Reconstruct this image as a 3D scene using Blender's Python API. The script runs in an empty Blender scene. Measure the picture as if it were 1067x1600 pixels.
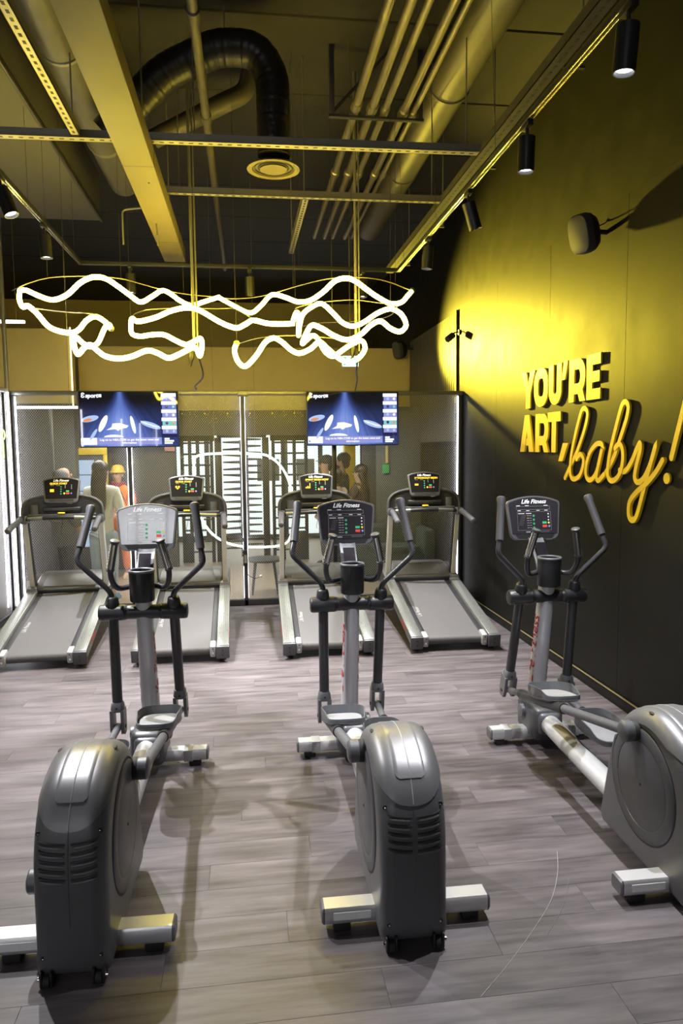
import bpy, bmesh, math, random
from mathutils import Vector, Matrix, noise as mnoise
random.seed(7)
C = bpy.context.scene.collection
SC = bpy.context.scene
PI = math.pi

# ------------------------------------------------------------------ camera
cam_d = bpy.data.cameras.new('camera')
cam_d.sensor_fit = 'VERTICAL'
cam_d.sensor_height = 36.0
cam_d.lens = 36.0 * 1110.0 / 1600.0
cam_d.clip_start = 0.05
cam = bpy.data.objects.new('camera', cam_d)
C.objects.link(cam)
YAW, PITCH, ROLL = 0.13067838, 0.09116102, -0.01
fwd = Vector((math.sin(YAW)*math.cos(PITCH), math.cos(YAW)*math.cos(PITCH), -math.sin(PITCH)))
rgt = Vector((math.cos(YAW), -math.sin(YAW), 0))
upv = rgt.cross(fwd)
r2 = rgt*math.cos(ROLL) + upv*math.sin(ROLL)
u2 = -rgt*math.sin(ROLL) + upv*math.cos(ROLL)
cam.matrix_world = Matrix(((r2.x, u2.x, -fwd.x, 0), (r2.y, u2.y, -fwd.y, 0), (r2.z, u2.z, -fwd.z, 1.94), (0, 0, 0, 1)))
SC.camera = cam

# ------------------------------------------------------------------ world, exposure
w = bpy.data.worlds.new('world'); SC.world = w; w.use_nodes = True
w.node_tree.nodes['Background'].inputs[0].default_value = (0.9, 0.85, 0.8, 1)
w.node_tree.nodes['Background'].inputs[1].default_value = 0.003
SC.view_settings.view_transform = 'Standard'
SC.view_settings.look = 'None'
SC.view_settings.exposure = 0.0
SC.view_settings.gamma = 1.0
SC.view_settings.use_curve_mapping = False

# strengths tuned together
SPOT_W = 620.0
NEON_E = 44.0
LED_E = 6.5
LOBBY_W = 95.0
WASH_W = 4300.0

def light(name, kind, loc, energy, color=(1, 1, 1), aim=None, size=0.05, spot=None, blend=0.5, sx=None, sy=None):
    d = bpy.data.lights.new(name, kind)
    d.energy = energy; d.color = color
    if kind == 'SPOT':
        d.spot_size = spot; d.spot_blend = blend; d.shadow_soft_size = size
    elif kind == 'AREA':
        d.shape = 'RECTANGLE'; d.size = sx; d.size_y = sy
    else:
        d.shadow_soft_size = size
    o = bpy.data.objects.new(name, d); C.objects.link(o); o.location = loc
    if aim is not None:
        o.rotation_euler = (Vector(aim)-Vector(loc)).to_track_quat('-Z', 'Y').to_euler()
    return o

# unseen area lights added to brighten the hall beyond the partition
light('hall_fill', 'AREA', (-1.3, 9.9, 2.5), LOBBY_W, (1, .97, .93), (-1.3, 9.9, 0), sx=2.2, sy=.7)
light('hall_fill', 'AREA', (1.2, 10.0, 2.5), LOBBY_W*.3, (1, .97, .93), (1.2, 10.0, 0), sx=1.8, sy=.7)
light('hall_fill', 'AREA', (0.2, 13.4, 3.3), LOBBY_W*.9, (.95, 1, 1), (0.2, 13.4, 0), sx=3.6, sy=.8)

# ------------------------------------------------------------------ materials
def nt(m):
    m.use_nodes = True
    return m.node_tree.nodes, m.node_tree.links

def mat(name, col, rough=0.5, metal=0.0, var=0.12, scale=18.0, bump=0.0, bscale=300.0, coat=0.0, stretch=None, spec=0.5, rvar=0.08):
    m = bpy.data.materials.new(name); n, l = nt(m)
    b = n['Principled BSDF']
    tc = n.new('ShaderNodeTexCoord'); mp = n.new('ShaderNodeMapping')
    l.new(tc.outputs['Object'], mp.inputs['Vector'])
    if stretch: mp.inputs['Scale'].default_value = stretch
    nz = n.new('ShaderNodeTexNoise'); nz.inputs['Scale'].default_value = scale; nz.inputs['Detail'].default_value = 4
    l.new(mp.outputs['Vector'], nz.inputs['Vector'])
    mx = n.new('ShaderNodeMix'); mx.data_type = 'RGBA'
    a = [max(0, c*(1-var)) for c in col]; d = [min(1, c*(1+var)) for c in col]
    mx.inputs[6].default_value = (*a, 1); mx.inputs[7].default_value = (*d, 1)
    l.new(nz.outputs['Fac'], mx.inputs[0]); l.new(mx.outputs[2], b.inputs['Base Color'])
    mr = n.new('ShaderNodeMapRange')
    mr.inputs['To Min'].default_value = max(0.02, rough-rvar); mr.inputs['To Max'].default_value = min(1, rough+rvar)
    l.new(nz.outputs['Fac'], mr.inputs['Value']); l.new(mr.outputs['Result'], b.inputs['Roughness'])
    b.inputs['Metallic'].default_value = metal
    b.inputs['Specular IOR Level'].default_value = spec
    b.inputs['Coat Weight'].default_value = coat
    if bump:
        n2 = n.new('ShaderNodeTexNoise'); n2.inputs['Scale'].default_value = bscale; n2.inputs['Detail'].default_value = 2
        l.new(mp.outputs['Vector'], n2.inputs['Vector'])
        bp = n.new('ShaderNodeBump'); bp.inputs['Strength'].default_value = bump; bp.inputs['Distance'].default_value = 0.002
        l.new(n2.outputs['Fac'], bp.inputs['Height']); l.new(bp.outputs['Normal'], b.inputs['Normal'])
    return m

def emit(name, col, strength, base=(.8, .8, .8)):
    m = bpy.data.materials.new(name); n, l = nt(m)
    b = n['Principled BSDF']
    b.inputs['Base Color'].default_value = (*base, 1)
    b.inputs['Emission Color'].default_value = (*col, 1)
    if name.startswith('tv_'): b.inputs['Roughness'].default_value = .04
    nz = n.new('ShaderNodeTexNoise'); nz.inputs['Scale'].default_value = 3
    mr = n.new('ShaderNodeMapRange'); mr.inputs['To Min'].default_value = strength*.97; mr.inputs['To Max'].default_value = strength*1.03
    l.new(nz.outputs['Fac'], mr.inputs['Value']); l.new(mr.outputs['Result'], b.inputs['Emission Strength'])
    return m

MT = {}
MT['black_plastic'] = mat('black_plastic', (.016, .016, .018), .42, bump=.15)
MT['charcoal_plastic'] = mat('charcoal_plastic', (.060, .060, .066), .40, bump=.2)
MT['body_grey'] = mat('body_grey', (.088, .088, .094), .42, bump=.15, var=.05)
MT['shell_grey'] = mat('shell_grey', (.165, .165, .172), .40, metal=.35, var=.03, bump=.10, bscale=500, rvar=.015)
MT['tongue_grey'] = mat('tongue_grey', (.21, .21, .218), .36, metal=.35, var=.02, rvar=.015)
MT['mid_grey'] = mat('mid_grey', (.11, .113, .122), .42, metal=.2)
MT['silver'] = mat('silver', (.50, .50, .52), .30, metal=.75, var=.04, rvar=.02)
MT['column_silver'] = mat('column_silver', (.46, .46, .49), .36, metal=.35, var=.03, rvar=.02)
MT['white_silver'] = mat('white_silver', (.62, .62, .63), .34, metal=.5, var=.02, rvar=.015)
MT['chrome'] = mat('chrome', (.75, .74, .72), .14, metal=1, var=.03, rvar=.02)
MT['rubber'] = mat('rubber', (.013, .013, .014), .7, bump=.2)
MT['grip'] = mat('grip', (.055, .055, .06), .5, bump=.3)
MT['arm_black'] = mat('arm_black', (.03, .03, .033), .33, var=.08)
MT['gloss_panel'] = mat('gloss_panel', (.030, .027, .032), .13, var=.1, coat=.3, rvar=.02)
MT['dull_panel'] = mat('dull_panel', (.009, .008, .0085), .55, var=.1, spec=.06)
MT['console_rim'] = mat('console_rim', (.12, .12, .135), .38, metal=.3)
MT['white_print'] = mat('white_print', (.85, .85, .85), .5, var=.02)
MT['grey_print'] = mat('grey_print', (.30, .30, .31), .5, var=.02)
MT['red_print'] = mat('red_print', (.55, .03, .035), .45, var=.05)
MT['green_print'] = mat('green_print', (.04, .35, .16), .45, var=.05)
MT['red_key'] = mat('red_key', (.75, .07, .07), .45, var=.05)
MT['green_key'] = mat('green_key', (.05, .5, .18), .45, var=.05)
MT['yellow_key'] = mat('yellow_key', (.85, .65, .08), .45, var=.05)
MT['blue_key'] = mat('blue_key', (.25, .33, .7), .45, var=.05)
MT['sticker'] = mat('sticker', (.82, .82, .82), .45, var=.06, scale=60)
MT['rail_alu'] = mat('rail_alu', (.27, .275, .25), .30, metal=.7, var=.08, stretch=(40, .6, 40), scale=4)
MT['belt'] = mat('belt', (.075, .071, .073), .62, var=.12, bump=.5, bscale=700)
MT['hood'] = mat('hood', (.075, .069, .063), .36, metal=.1, var=.06)
MT['upright'] = mat('upright', (.56, .56, .59), .34, metal=.35, var=.04)
MT['bracket_grey'] = mat('bracket_grey', (.33, .33, .34), .45, metal=.2)
MT['duct_black'] = mat('duct_black', (.016, .0145, .014), .40, var=.2, metal=.2)
MT['duct_grey'] = mat('duct_grey', (.13, .125, .118), .42, metal=.4, var=.35, scale=6)
MT['duct_dark'] = mat('duct_dark', (.085, .075, .06), .5, var=.3, scale=5, bump=.4, bscale=12)
MT['steel_pipe'] = mat('steel_pipe', (.28, .25, .17), .36, metal=.7, var=.15, scale=9)
MT['galv'] = mat('galv', (.30, .28, .21), .38, metal=.55, var=.12, scale=14)
MT['strut_dark'] = mat('strut_dark', (.05, .047, .042), .5, metal=.3, var=.15)
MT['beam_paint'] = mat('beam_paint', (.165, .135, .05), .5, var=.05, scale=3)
MT['slab'] = mat('slab', (.026, .024, .021), .85, var=.25, scale=2.2, bump=.3, bscale=40)
MT['bulkhead'] = mat('bulkhead', (.085, .082, .075), .7, var=.08, scale=3)
MT['wall_black'] = mat('wall_black', (.012, .0115, .011), .50, var=.06, spec=.09, scale=5, bump=.08, bscale=200)
MT['wall_upper'] = mat('wall_upper', (.012, .0115, .0105), .5, spec=.09, var=.08, scale=4)
MT['slat_black'] = mat('slat_black', (.10, .097, .09), .5, var=.1, stretch=(8, 8, .4), scale=6)
MT['seam_dark'] = mat('seam_dark', (.012, .012, .012), .6)
MT['sign_yellow'] = mat('sign_yellow', (.86, .62, .015), .4, var=.03)
MT['track_black'] = mat('track_black', (.018, .018, .018), .35)
MT['frame_dark'] = mat('frame_dark', (.03, .03, .032), .4, metal=.3)
MT['rail_grey'] = mat('rail_grey', (.2, .2, .2), .35, metal=.6)
MT['sofa_green'] = mat('sofa_green', (.035, .055, .042), .8, bump=.6, bscale=120, var=.15)
MT['hall_floor'] = mat('hall_floor', (.36, .27, .18), .4, var=.15, stretch=(.7, 6, 1), scale=5)
MT['hall_wall'] = mat('hall_wall', (.74, .60, .25), .7, var=.06, scale=3)
MT['hall_dark'] = mat('hall_dark', (.07, .068, .064), .6, var=.08, scale=3)
MT['hall_grey'] = mat('hall_grey', (.15, .155, .145), .7, var=.06, scale=3)
MT['turnstile_black'] = mat('turnstile_black', (.02, .02, .02), .4, metal=.3)
MT['wood_black'] = mat('wood_black', (.035, .032, .03), .5)
MT['yellow_paint'] = mat('yellow_paint', (.85, .6, .03), .45, var=.04)
MT['skin'] = mat('skin', (.46, .27, .19), .55, var=.06)
MT['skin_light'] = mat('skin_light', (.62, .40, .30), .55, var=.06)
MT['hair_dark'] = mat('hair_dark', (.030, .018, .013), .45, var=.3, stretch=(30, 30, 2), scale=8)
MT['white_knit'] = mat('white_knit', (.78, .77, .74), .85, bump=.6, bscale=120)
MT['denim'] = mat('denim', (.36, .44, .52), .85, bump=.4, bscale=200, var=.15)
MT['orange_cloth'] = mat('orange_cloth', (.85, .20, .025), .8, bump=.4, bscale=60)
MT['maroon_cloth'] = mat('maroon_cloth', (.20, .03, .04), .85, bump=.6, bscale=80)
MT['mustard_cloth'] = mat('mustard_cloth', (.65, .42, .06), .85, bump=.6, bscale=150)
MT['dark_cloth'] = mat('dark_cloth', (.04, .042, .05), .85, bump=.4, bscale=80)
MT['grey_cloth'] = mat('grey_cloth', (.085, .085, .10), .85, bump=.4, bscale=80)
MT['brown_cloth'] = mat('brown_cloth', (.11, .07, .045), .85, bump=.4, bscale=80)
MT['beige_cloth'] = mat('beige_cloth', (.55, .40, .27), .85, bump=.4, bscale=80)
MT['green_cloth'] = mat('green_cloth', (.07, .085, .065), .85, bump=.4, bscale=80)
MT['eye_dark'] = mat('eye_dark', (.01, .008, .008), .2)
MT['lip'] = mat('lip', (.35, .10, .09), .5)
MT['shoe_blue'] = mat('shoe_blue', (.10, .28, .42), .5)
MT['shoe_dark'] = mat('shoe_dark', (.02, .02, .02), .5)
MT['paper'] = mat('paper', (.8, .82, .86), .7, var=.03)
MT['glass_dark'] = mat('glass_dark', (.01, .01, .012), .12)
# light givers
MT['neon'] = emit('neon_glow', (1.0, .77, .07), NEON_E, (.9, .85, .5))
MT['led_white'] = emit('led_white', (.93, .92, 1.0), LED_E)
MT['led_side'] = emit('led_side', (.93, .92, 1.0), 24.0)
MT['glare_pane'] = emit('glare_pane', (.95, .97, 1.0), 14.0)  # glow of the added panes behind the camera
MT['lamp_face'] = emit('lamp_face', (.95, .96, 1.0), 9.0)
MT['batten'] = emit('batten_glow', (1.0, .98, .9), 7.0)
MT['green_neon'] = emit('green_neon', (.72, 1.0, .80), 3.2)
MT['green_neon_side'] = emit('green_neon_side', (.62, 1.0, .25), 1.6)
MT['amber_led'] = emit('amber_led', (1.0, .62, .01), 1.5, (.1, .08, .02))
MT['shop_window'] = emit('shop_window', (.86, .97, 1.0), 1.05, (.6, .6, .6))
MT['kiosk_screen'] = emit('kiosk_screen', (.50, .66, .95), .9, (.1, .1, .1))
MT['exit_white'] = emit('exit_white', (.9, .95, 1.0), 3.0)
MT['exit_green'] = emit('exit_green', (.02, .55, .30), 1.2, (.02, .3, .15))
MT['tv_white'] = emit('tv_white', (.92, .95, 1.0), 1.25, (.02, .02, .02))
MT['tv_blue'] = emit('tv_blue', (.16, .22, .62), 1.0, (.02, .02, .02))
MT['tv_lilac'] = emit('tv_lilac', (.30, .32, .72), 1.0, (.02, .02, .02))
MT['tv_teal'] = emit('tv_teal', (.25, .62, .66), 1.0, (.02, .02, .02))
MT['tv_navy'] = emit('tv_navy', (.012, .018, .08), 1.0, (.01, .01, .01))
MT['tv_pale'] = emit('tv_pale', (.45, .60, .95), 1.0, (.02, .02, .02))
MT['tv_orange'] = emit('tv_orange', (.85, .35, .15), .9, (.02, .02, .02))
MT['tv_dark'] = emit('tv_dark', (.03, .05, .16), 1.0, (.02, .02, .02))

def plank_material():
    m = bpy.data.materials.new('vinyl_planks'); n, l = nt(m)
    b = n['Principled BSDF']
    tc = n.new('ShaderNodeTexCoord'); oi = n.new('ShaderNodeObjectInfo')
    add = n.new('ShaderNodeVectorMath'); add.operation = 'ADD'
    sc = n.new('ShaderNodeVectorMath'); sc.operation = 'SCALE'; sc.inputs['Scale'].default_value = 37.0
    cmb = n.new('ShaderNodeCombineXYZ')
    for k in ('X', 'Y', 'Z'): l.new(oi.outputs['Random'], cmb.inputs[k])
    l.new(cmb.outputs['Vector'], sc.inputs[0]); l.new(tc.outputs['Object'], add.inputs[0]); l.new(sc.outputs['Vector'], add.inputs[1])
    mp = n.new('ShaderNodeMapping'); mp.inputs['Scale'].default_value = (1.6, 16, 16); l.new(add.outputs['Vector'], mp.inputs['Vector'])
    nz = n.new('ShaderNodeTexNoise'); nz.inputs['Scale'].default_value = 1.6; nz.inputs['Detail'].default_value = 6; nz.inputs['Roughness'].default_value = .62
    l.new(mp.outputs['Vector'], nz.inputs['Vector'])
    mp2 = n.new('ShaderNodeMapping'); mp2.inputs['Scale'].default_value = (1.1, 4.5, 4.5); l.new(add.outputs['Vector'], mp2.inputs['Vector'])
    n2 = n.new('ShaderNodeTexNoise'); n2.inputs['Scale'].default_value = 1.5; n2.inputs['Detail'].default_value = 3
    l.new(mp2.outputs['Vector'], n2.inputs['Vector'])
    r = n.new('ShaderNodeValToRGB')
    r.color_ramp.elements[0].position = .34; r.color_ramp.elements[0].color = (.036, .030, .033, 1)
    r.color_ramp.elements[1].position = .66; r.color_ramp.elements[1].color = (.130, .112, .117, 1)
    mth = n.new('ShaderNodeMath'); mth.operation = 'MULTIPLY_ADD'; mth.inputs[1].default_value = .55
    l.new(nz.outputs['Fac'], mth.inputs[0])
    m2 = n.new('ShaderNodeMath'); m2.operation = 'MULTIPLY'; m2.inputs[1].default_value = .45
    l.new(n2.outputs['Fac'], m2.inputs[0]); l.new(m2.outputs[0], mth.inputs[2]); l.new(mth.outputs[0], r.inputs['Fac'])
    hv = n.new('ShaderNodeHueSaturation'); l.new(r.outputs['Color'], hv.inputs['Color'])
    mr = n.new('ShaderNodeMapRange'); mr.inputs['To Min'].default_value = .93; mr.inputs['To Max'].default_value = 1.07
    l.new(oi.outputs['Random'], mr.inputs['Value']); l.new(mr.outputs['Result'], hv.inputs['Value'])
    l.new(hv.outputs['Color'], b.inputs['Base Color'])
    rr = n.new('ShaderNodeMapRange'); rr.inputs['To Min'].default_value = .36; rr.inputs['To Max'].default_value = .52
    l.new(nz.outputs['Fac'], rr.inputs['Value']); l.new(rr.outputs['Result'], b.inputs['Roughness'])
    bp = n.new('ShaderNodeBump'); bp.inputs['Strength'].default_value = .12; bp.inputs['Distance'].default_value = .002
    l.new(nz.outputs['Fac'], bp.inputs['Height']); l.new(bp.outputs['Normal'], b.inputs['Normal'])
    return m
MT['planks'] = plank_material()

def mesh_material(name, col, axes, pitch=.027, thr=.20):
    """expanded metal sheet: a lattice of wires with open holes between"""
    m = bpy.data.materials.new(name); n, l = nt(m)
    b = n['Principled BSDF']; out = n['Material Output']
    b.inputs['Base Color'].default_value = (*col, 1); b.inputs['Roughness'].default_value = .5; b.inputs['Metallic'].default_value = .2
    tc = n.new('ShaderNodeTexCoord'); sp = n.new('ShaderNodeSeparateXYZ'); l.new(tc.outputs['Object'], sp.inputs[0])
    def math_(op, a, bb=None):
        q = n.new('ShaderNodeMath'); q.operation = op
        for i, v in enumerate((a, bb)):
            if v is None: continue
            if isinstance(v, (int, float)): q.inputs[i].default_value = v
            else: l.new(v, q.inputs[i])
        return q.outputs[0]
    A = sp.outputs[axes[0]]; B = math_('MULTIPLY', sp.outputs[axes[1]], .8)
    k = PI/pitch
    s1 = math_('ABSOLUTE', math_('SINE', math_('MULTIPLY', math_('ADD', A, B), k)))
    s2 = math_('ABSOLUTE', math_('SINE', math_('MULTIPLY', math_('SUBTRACT', A, B), k)))
    wire = math_('LESS_THAN', math_('MINIMUM', s1, s2), thr)
    tr = n.new('ShaderNodeBsdfTransparent'); mx = n.new('ShaderNodeMixShader')
    l.new(wire, mx.inputs[0]); l.new(tr.outputs[0], mx.inputs[1]); l.new(b.outputs[0], mx.inputs[2])
    l.new(mx.outputs[0], out.inputs['Surface'])
    return m
MT['perforated'] = mesh_material('perforated_sheet', (.50, .50, .51), ('X', 'Z'), thr=.15)
MT['perforated_side'] = mesh_material('perforated_sheet_side', (.5, .5, .51), ('Y', 'Z'), thr=.45)

def pane_material():
    m = bpy.data.materials.new('clear_pane'); n, l = nt(m)
    out = n['Material Output']; n.remove(n['Principled BSDF'])
    tr = n.new('ShaderNodeBsdfTransparent'); tr.inputs[0].default_value = (.93, .95, .94, 1)
    gl = n.new('ShaderNodeBsdfGlossy'); gl.inputs['Roughness'].default_value = .22
    nz = n.new('ShaderNodeTexNoise'); nz.inputs['Scale'].default_value = 2
    mr = n.new('ShaderNodeMapRange'); mr.inputs['To Min'].default_value = .012; mr.inputs['To Max'].default_value = .018
    l.new(nz.outputs['Fac'], mr.inputs['Value'])
    mx = n.new('ShaderNodeMixShader'); l.new(mr.outputs['Result'], mx.inputs[0]); l.new(tr.outputs[0], mx.inputs[1]); l.new(gl.outputs[0], mx.inputs[2])
    l.new(mx.outputs[0], out.inputs['Surface'])
    return m
MT['pane'] = pane_material()

def tv_picture_material():
    """broadcast picture: dark arena with a blue beam falling from the top onto a lit court"""
    m = bpy.data.materials.new('tv_picture'); n, l = nt(m)
    b = n['Principled BSDF']; b.inputs['Base Color'].default_value = (.008, .008, .01, 1); b.inputs['Roughness'].default_value = .03
    tc = n.new('ShaderNodeTexCoord'); sp = n.new('ShaderNodeSeparateXYZ'); l.new(tc.outputs['Object'], sp.inputs[0])
    def M_(op, a, bb=None, c=None):
        q = n.new('ShaderNodeMath'); q.operation = op
        for i, v in enumerate((a, bb, c)):
            if v is None: continue
            if isinstance(v, (int, float)): q.inputs[i].default_value = v
            else: l.new(v, q.inputs[i])
        return q.outputs[0]
    X = sp.outputs['X']; Z = sp.outputs['Z']          # x -.5..+.5 m, z 0 (bottom) .. .64
    down = M_('SUBTRACT', .66, Z)
    spread = M_('ADD', M_('MULTIPLY', M_('POWER', M_('MAXIMUM', down, 0.0), 1.5), .85), .03)
    dx = M_('ADD', X, .10)
    q = M_('DIVIDE', dx, spread)
    beam = M_('POWER', 2.718, M_('MULTIPLY', M_('MULTIPLY', q, q), -1.0))
    ang = M_('DIVIDE', dx, M_('ADD', down, .15))
    cx = n.new('ShaderNodeCombineXYZ'); l.new(M_('MULTIPLY', ang, 26.0), cx.inputs[0]); l.new(M_('MULTIPLY', Z, .6), cx.inputs[1])
    nz = n.new('ShaderNodeTexNoise'); nz.inputs['Scale'].default_value = 1.0; nz.inputs['Detail'].default_value = 3; l.new(cx.outputs[0], nz.inputs['Vector'])
    low = n.new('ShaderNodeMapRange'); low.inputs['From Min'].default_value = .56; low.inputs['From Max'].default_value = .30; low.interpolation_type = 'SMOOTHSTEP'
    l.new(Z, low.inputs['Value'])
    floorglow = M_('MULTIPLY', M_('MULTIPLY', low.outputs['Result'], nz.outputs['Fac']), .34)
    tot = M_('ADD', M_('MULTIPLY', beam, .55), floorglow)
    r = n.new('ShaderNodeValToRGB')
    e = r.color_ramp.elements
    e[0].position = 0; e[0].color = (.004, .004, .008, 1); e[1].position = 1; e[1].color = (.42, .55, 1, 1)
    x = e.new(.3); x.color = (.035, .06, .22, 1); x = e.new(.6); x.color = (.13, .21, .62, 1)
    l.new(tot, r.inputs['Fac'])
    l.new(r.outputs['Color'], b.inputs['Emission Color']); b.inputs['Emission Strength'].default_value = 1.0
    return m
MT['tv_picture'] = tv_picture_material()

# ------------------------------------------------------------------ mesh tools
def ortho(d):
    d = d.normalized()
    a = Vector((0, 0, 1)) if abs(d.z) < .9 else Vector((1, 0, 0))
    u = d.cross(a).normalized(); return u, d.cross(u).normalized()

def catmull(pts, k=6, closed=False):
    P = [Vector(p) for p in pts]; n = len(P); out = []
    rng = range(n) if closed else range(n-1)
    for i in rng:
        if closed: p0, p1, p2, p3 = P[(i-1) % n], P[i], P[(i+1) % n], P[(i+2) % n]
        else: p0, p1, p2, p3 = P[max(i-1, 0)], P[i], P[i+1], P[min(i+2, n-1)]
        for j in range(k):
            t = j/k
            out.append(.5*((2*p1)+(p2-p0)*t+(2*p0-5*p1+4*p2-p3)*t*t+(3*p1-p0-3*p2+p3)*t**3))
    if not closed: out.append(P[-1].copy())
    return out

def fillet(pts, r=.05, k=5):
    """polyline with rounded corners"""
    P = [Vector(p) for p in pts]; out = [P[0]]
    for i in range(1, len(P)-1):
        a, b, c = P[i-1], P[i], P[i+1]
        ra = min(r, (a-b).length*.45, (c-b).length*.45)
        s = b+(a-b).normalized()*ra; e = b+(c-b).normalized()*ra
        for j in range(k+1):
            t = j/k; out.append(s*(1-t)**2+b*2*t*(1-t)+e*t*t)
    out.append(P[-1]); return out

class G:
    def __init__(s): s.v = []; s.f = []
    def add(s, vs, fs):
        o = len(s.v); s.v += [tuple(v) for v in vs]; s.f += [tuple(i+o for i in f) for f in fs]; return s
    def box(s, c, d, bev=0.0, M=None, seg=2):
        bm = bmesh.new(); bmesh.ops.create_cube(bm, size=1)
        for v in bm.verts: v.co = Vector((v.co.x*d[0], v.co.y*d[1], v.co.z*d[2]))
        if bev > 0:
            bmesh.ops.bevel(bm, geom=bm.edges[:], offset=min(bev, min(d)*.49), segments=seg, affect='EDGES', profile=.5)
        bm.verts.index_update()
        vs = [v.co.copy() for v in bm.verts]; fs = [[v.index for v in f.verts] for f in bm.faces]; bm.free()
        c = Vector(c)
        vs = [(M @ v if M else v)+c for v in vs]
        return s.add(vs, fs)
    def bx(s, x0, x1, y0, y1, z0, z1, bev=0.0, seg=2):
        return s.box(((x0+x1)/2, (y0+y1)/2, (z0+z1)/2), (abs(x1-x0), abs(y1-y0), abs(z1-z0)), bev, None, seg)
    def loft(s, rings, closed=True, caps=True):
        n = len(rings[0]); vs = [v for r in rings for v in r]; fs = []
        for i in range(len(rings)-1):
            for j in range(n if closed else n-1):
                a = i*n+j; b = i*n+(j+1) % n
                fs.append((a, b, b+n, a+n))
        if caps and closed:
            fs.append(tuple(range(n-1, -1, -1))); fs.append(tuple((len(rings)-1)*n+j for j in range(n)))
        return s.add(vs, fs)
    def tube(s, path, r, n=10, caps=True, closed=False, flat=None):
        P = [Vector(p) for p in path]; m = len(P)
        R = r if isinstance(r, (list, tuple)) else [r]*m
        T = []
        for i in range(m):
            if closed: t = P[(i+1) % m]-P[i-1]
            else: t = P[min(i+1, m-1)]-P[max(i-1, 0)]
            T.append(t.normalized() if t.length > 1e-9 else Vector((0, 0, 1)))
        u, v = ortho(T[0]); rings = []
        for i in range(m):
            if i: 
                q = T[i-1].rotation_difference(T[i]); u = q @ u; v = q @ v
            fl = flat or 1.0
            rings.append([P[i]+(u*math.cos(2*PI*j/n)*fl+v*math.sin(2*PI*j/n))*R[i] for j in range(n)])
        if closed:
            nn = len(rings[0]); best = min(range(nn), key=lambda k: (rings[-1][0]-rings[0][k]).length)
            vs = [q for r_ in rings for q in r_]; fs = []
            for i in range(m):
                for j in range(nn):
                    a = i*nn+j; b = i*nn+(j+1) % nn
                    if i < m-1: c = b+nn; d = a+nn
                    else: c = (j+1+best) % nn; d = (j+best) % nn
                    fs.append((a, b, c, d))
            return s.add(vs, fs)
        return s.loft(rings, True, caps)
    def cyl(s, a, b, r0, r1=None, n=16):
        a = Vector(a); b = Vector(b); r1 = r0 if r1 is None else r1
        u, v = ortho(b-a)
        return s.loft([[a+(u*math.cos(2*PI*j/n)+v*math.sin(2*PI*j/n))*r0 for j in range(n)], [b+(u*math.cos(2*PI*j/n)+v*math.sin(2*PI*j/n))*r1 for j in range(n)]])
    def lathe(s, a, d, prof, n=20):
        """profile (distance along d, radius) about the axis from a along d"""
        a = Vector(a); d = Vector(d).normalized(); u, v = ortho(d)
        return s.loft([[a+d*h+(u*math.cos(2*PI*j/n)+v*math.sin(2*PI*j/n))*max(r, 1e-4) for j in range(n)] for h, r in prof])
    def prism(s, poly, M, h):
        """poly of (x, y) in the plane of M, extruded by h along M's z"""
        a = [M @ Vector((x, y, 0)) for x, y in poly]; b = [M @ Vector((x, y, h)) for x, y in poly]
        return s.loft([a, b])
    def ball(s, c, r, n=12, m=8, sc=(1, 1, 1)):
        c = Vector(c); rings = []
        for i in range(m+1):
            t = PI*i/m; rr = max(math.sin(t), .01)
            rings.append([c+Vector((math.cos(2*PI*j/n)*rr*sc[0], math.sin(2*PI*j/n)*rr*sc[1], -math.cos(t)*sc[2]))*r for j in range(n)])
        return s.loft(rings)
    def mesh(s, name, mt, angle=38):
        me = bpy.data.meshes.new(name); me.from_pydata(s.v, [], s.f)
        bm = bmesh.new(); bm.from_mesh(me); bmesh.ops.recalc_face_normals(bm, faces=bm.faces[:]); bm.to_mesh(me); bm.free()
        me.materials.append(MT[mt] if isinstance(mt, str) else mt)
        me.polygons.foreach_set('use_smooth', [True]*len(me.polygons))
        me.set_sharp_from_angle(angle=math.radians(angle)); me.update()
        return me
    def build(s, name, mt, parent=None, angle=38, label=None):
        o = bpy.data.objects.new(name, s.mesh(name, mt, angle)); C.objects.link(o)
        if parent: o.parent = parent
        if label: o['label'] = label
        return o

def thing(name, label, cat, loc=(0, 0, 0), rz=0.0, group=None):
    o = bpy.data.objects.new(name, None); C.objects.link(o); o.empty_display_size = .1
    o.location = loc; o.rotation_euler = (0, 0, rz)
    o['label'] = label; o['category'] = cat
    if group: o['group'] = group
    return o
def tag(o, label, cat, group=None):
    o['label'] = label; o['category'] = cat
    if group: o['group'] = group
    return o
def struct(o): o['kind'] = 'structure'; return o
def sroot(name, loc=(0, 0, 0)):
    o = bpy.data.objects.new(name, None); C.objects.link(o); o.location = loc; o['kind'] = 'structure'; return o
def copy_part(src, parent, loc=None, rot=None):
    o = src.copy(); C.objects.link(o); o.parent = parent
    if loc is not None: o.location = loc
    if rot is not None: o.rotation_euler = rot
    return o
def dup(root, loc=None, rz=None, label=None):
    r = root.copy(); C.objects.link(r)
    if loc is not None: r.location = loc
    if rz is not None: r.rotation_euler = (0, 0, rz)
    if label: r['label'] = label
    for ch in list(root.children):
        c = ch.copy(); C.objects.link(c); c.parent = r
        for g in ch.children:
            d = g.copy(); C.objects.link(d); d.parent = c
    return r

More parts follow.
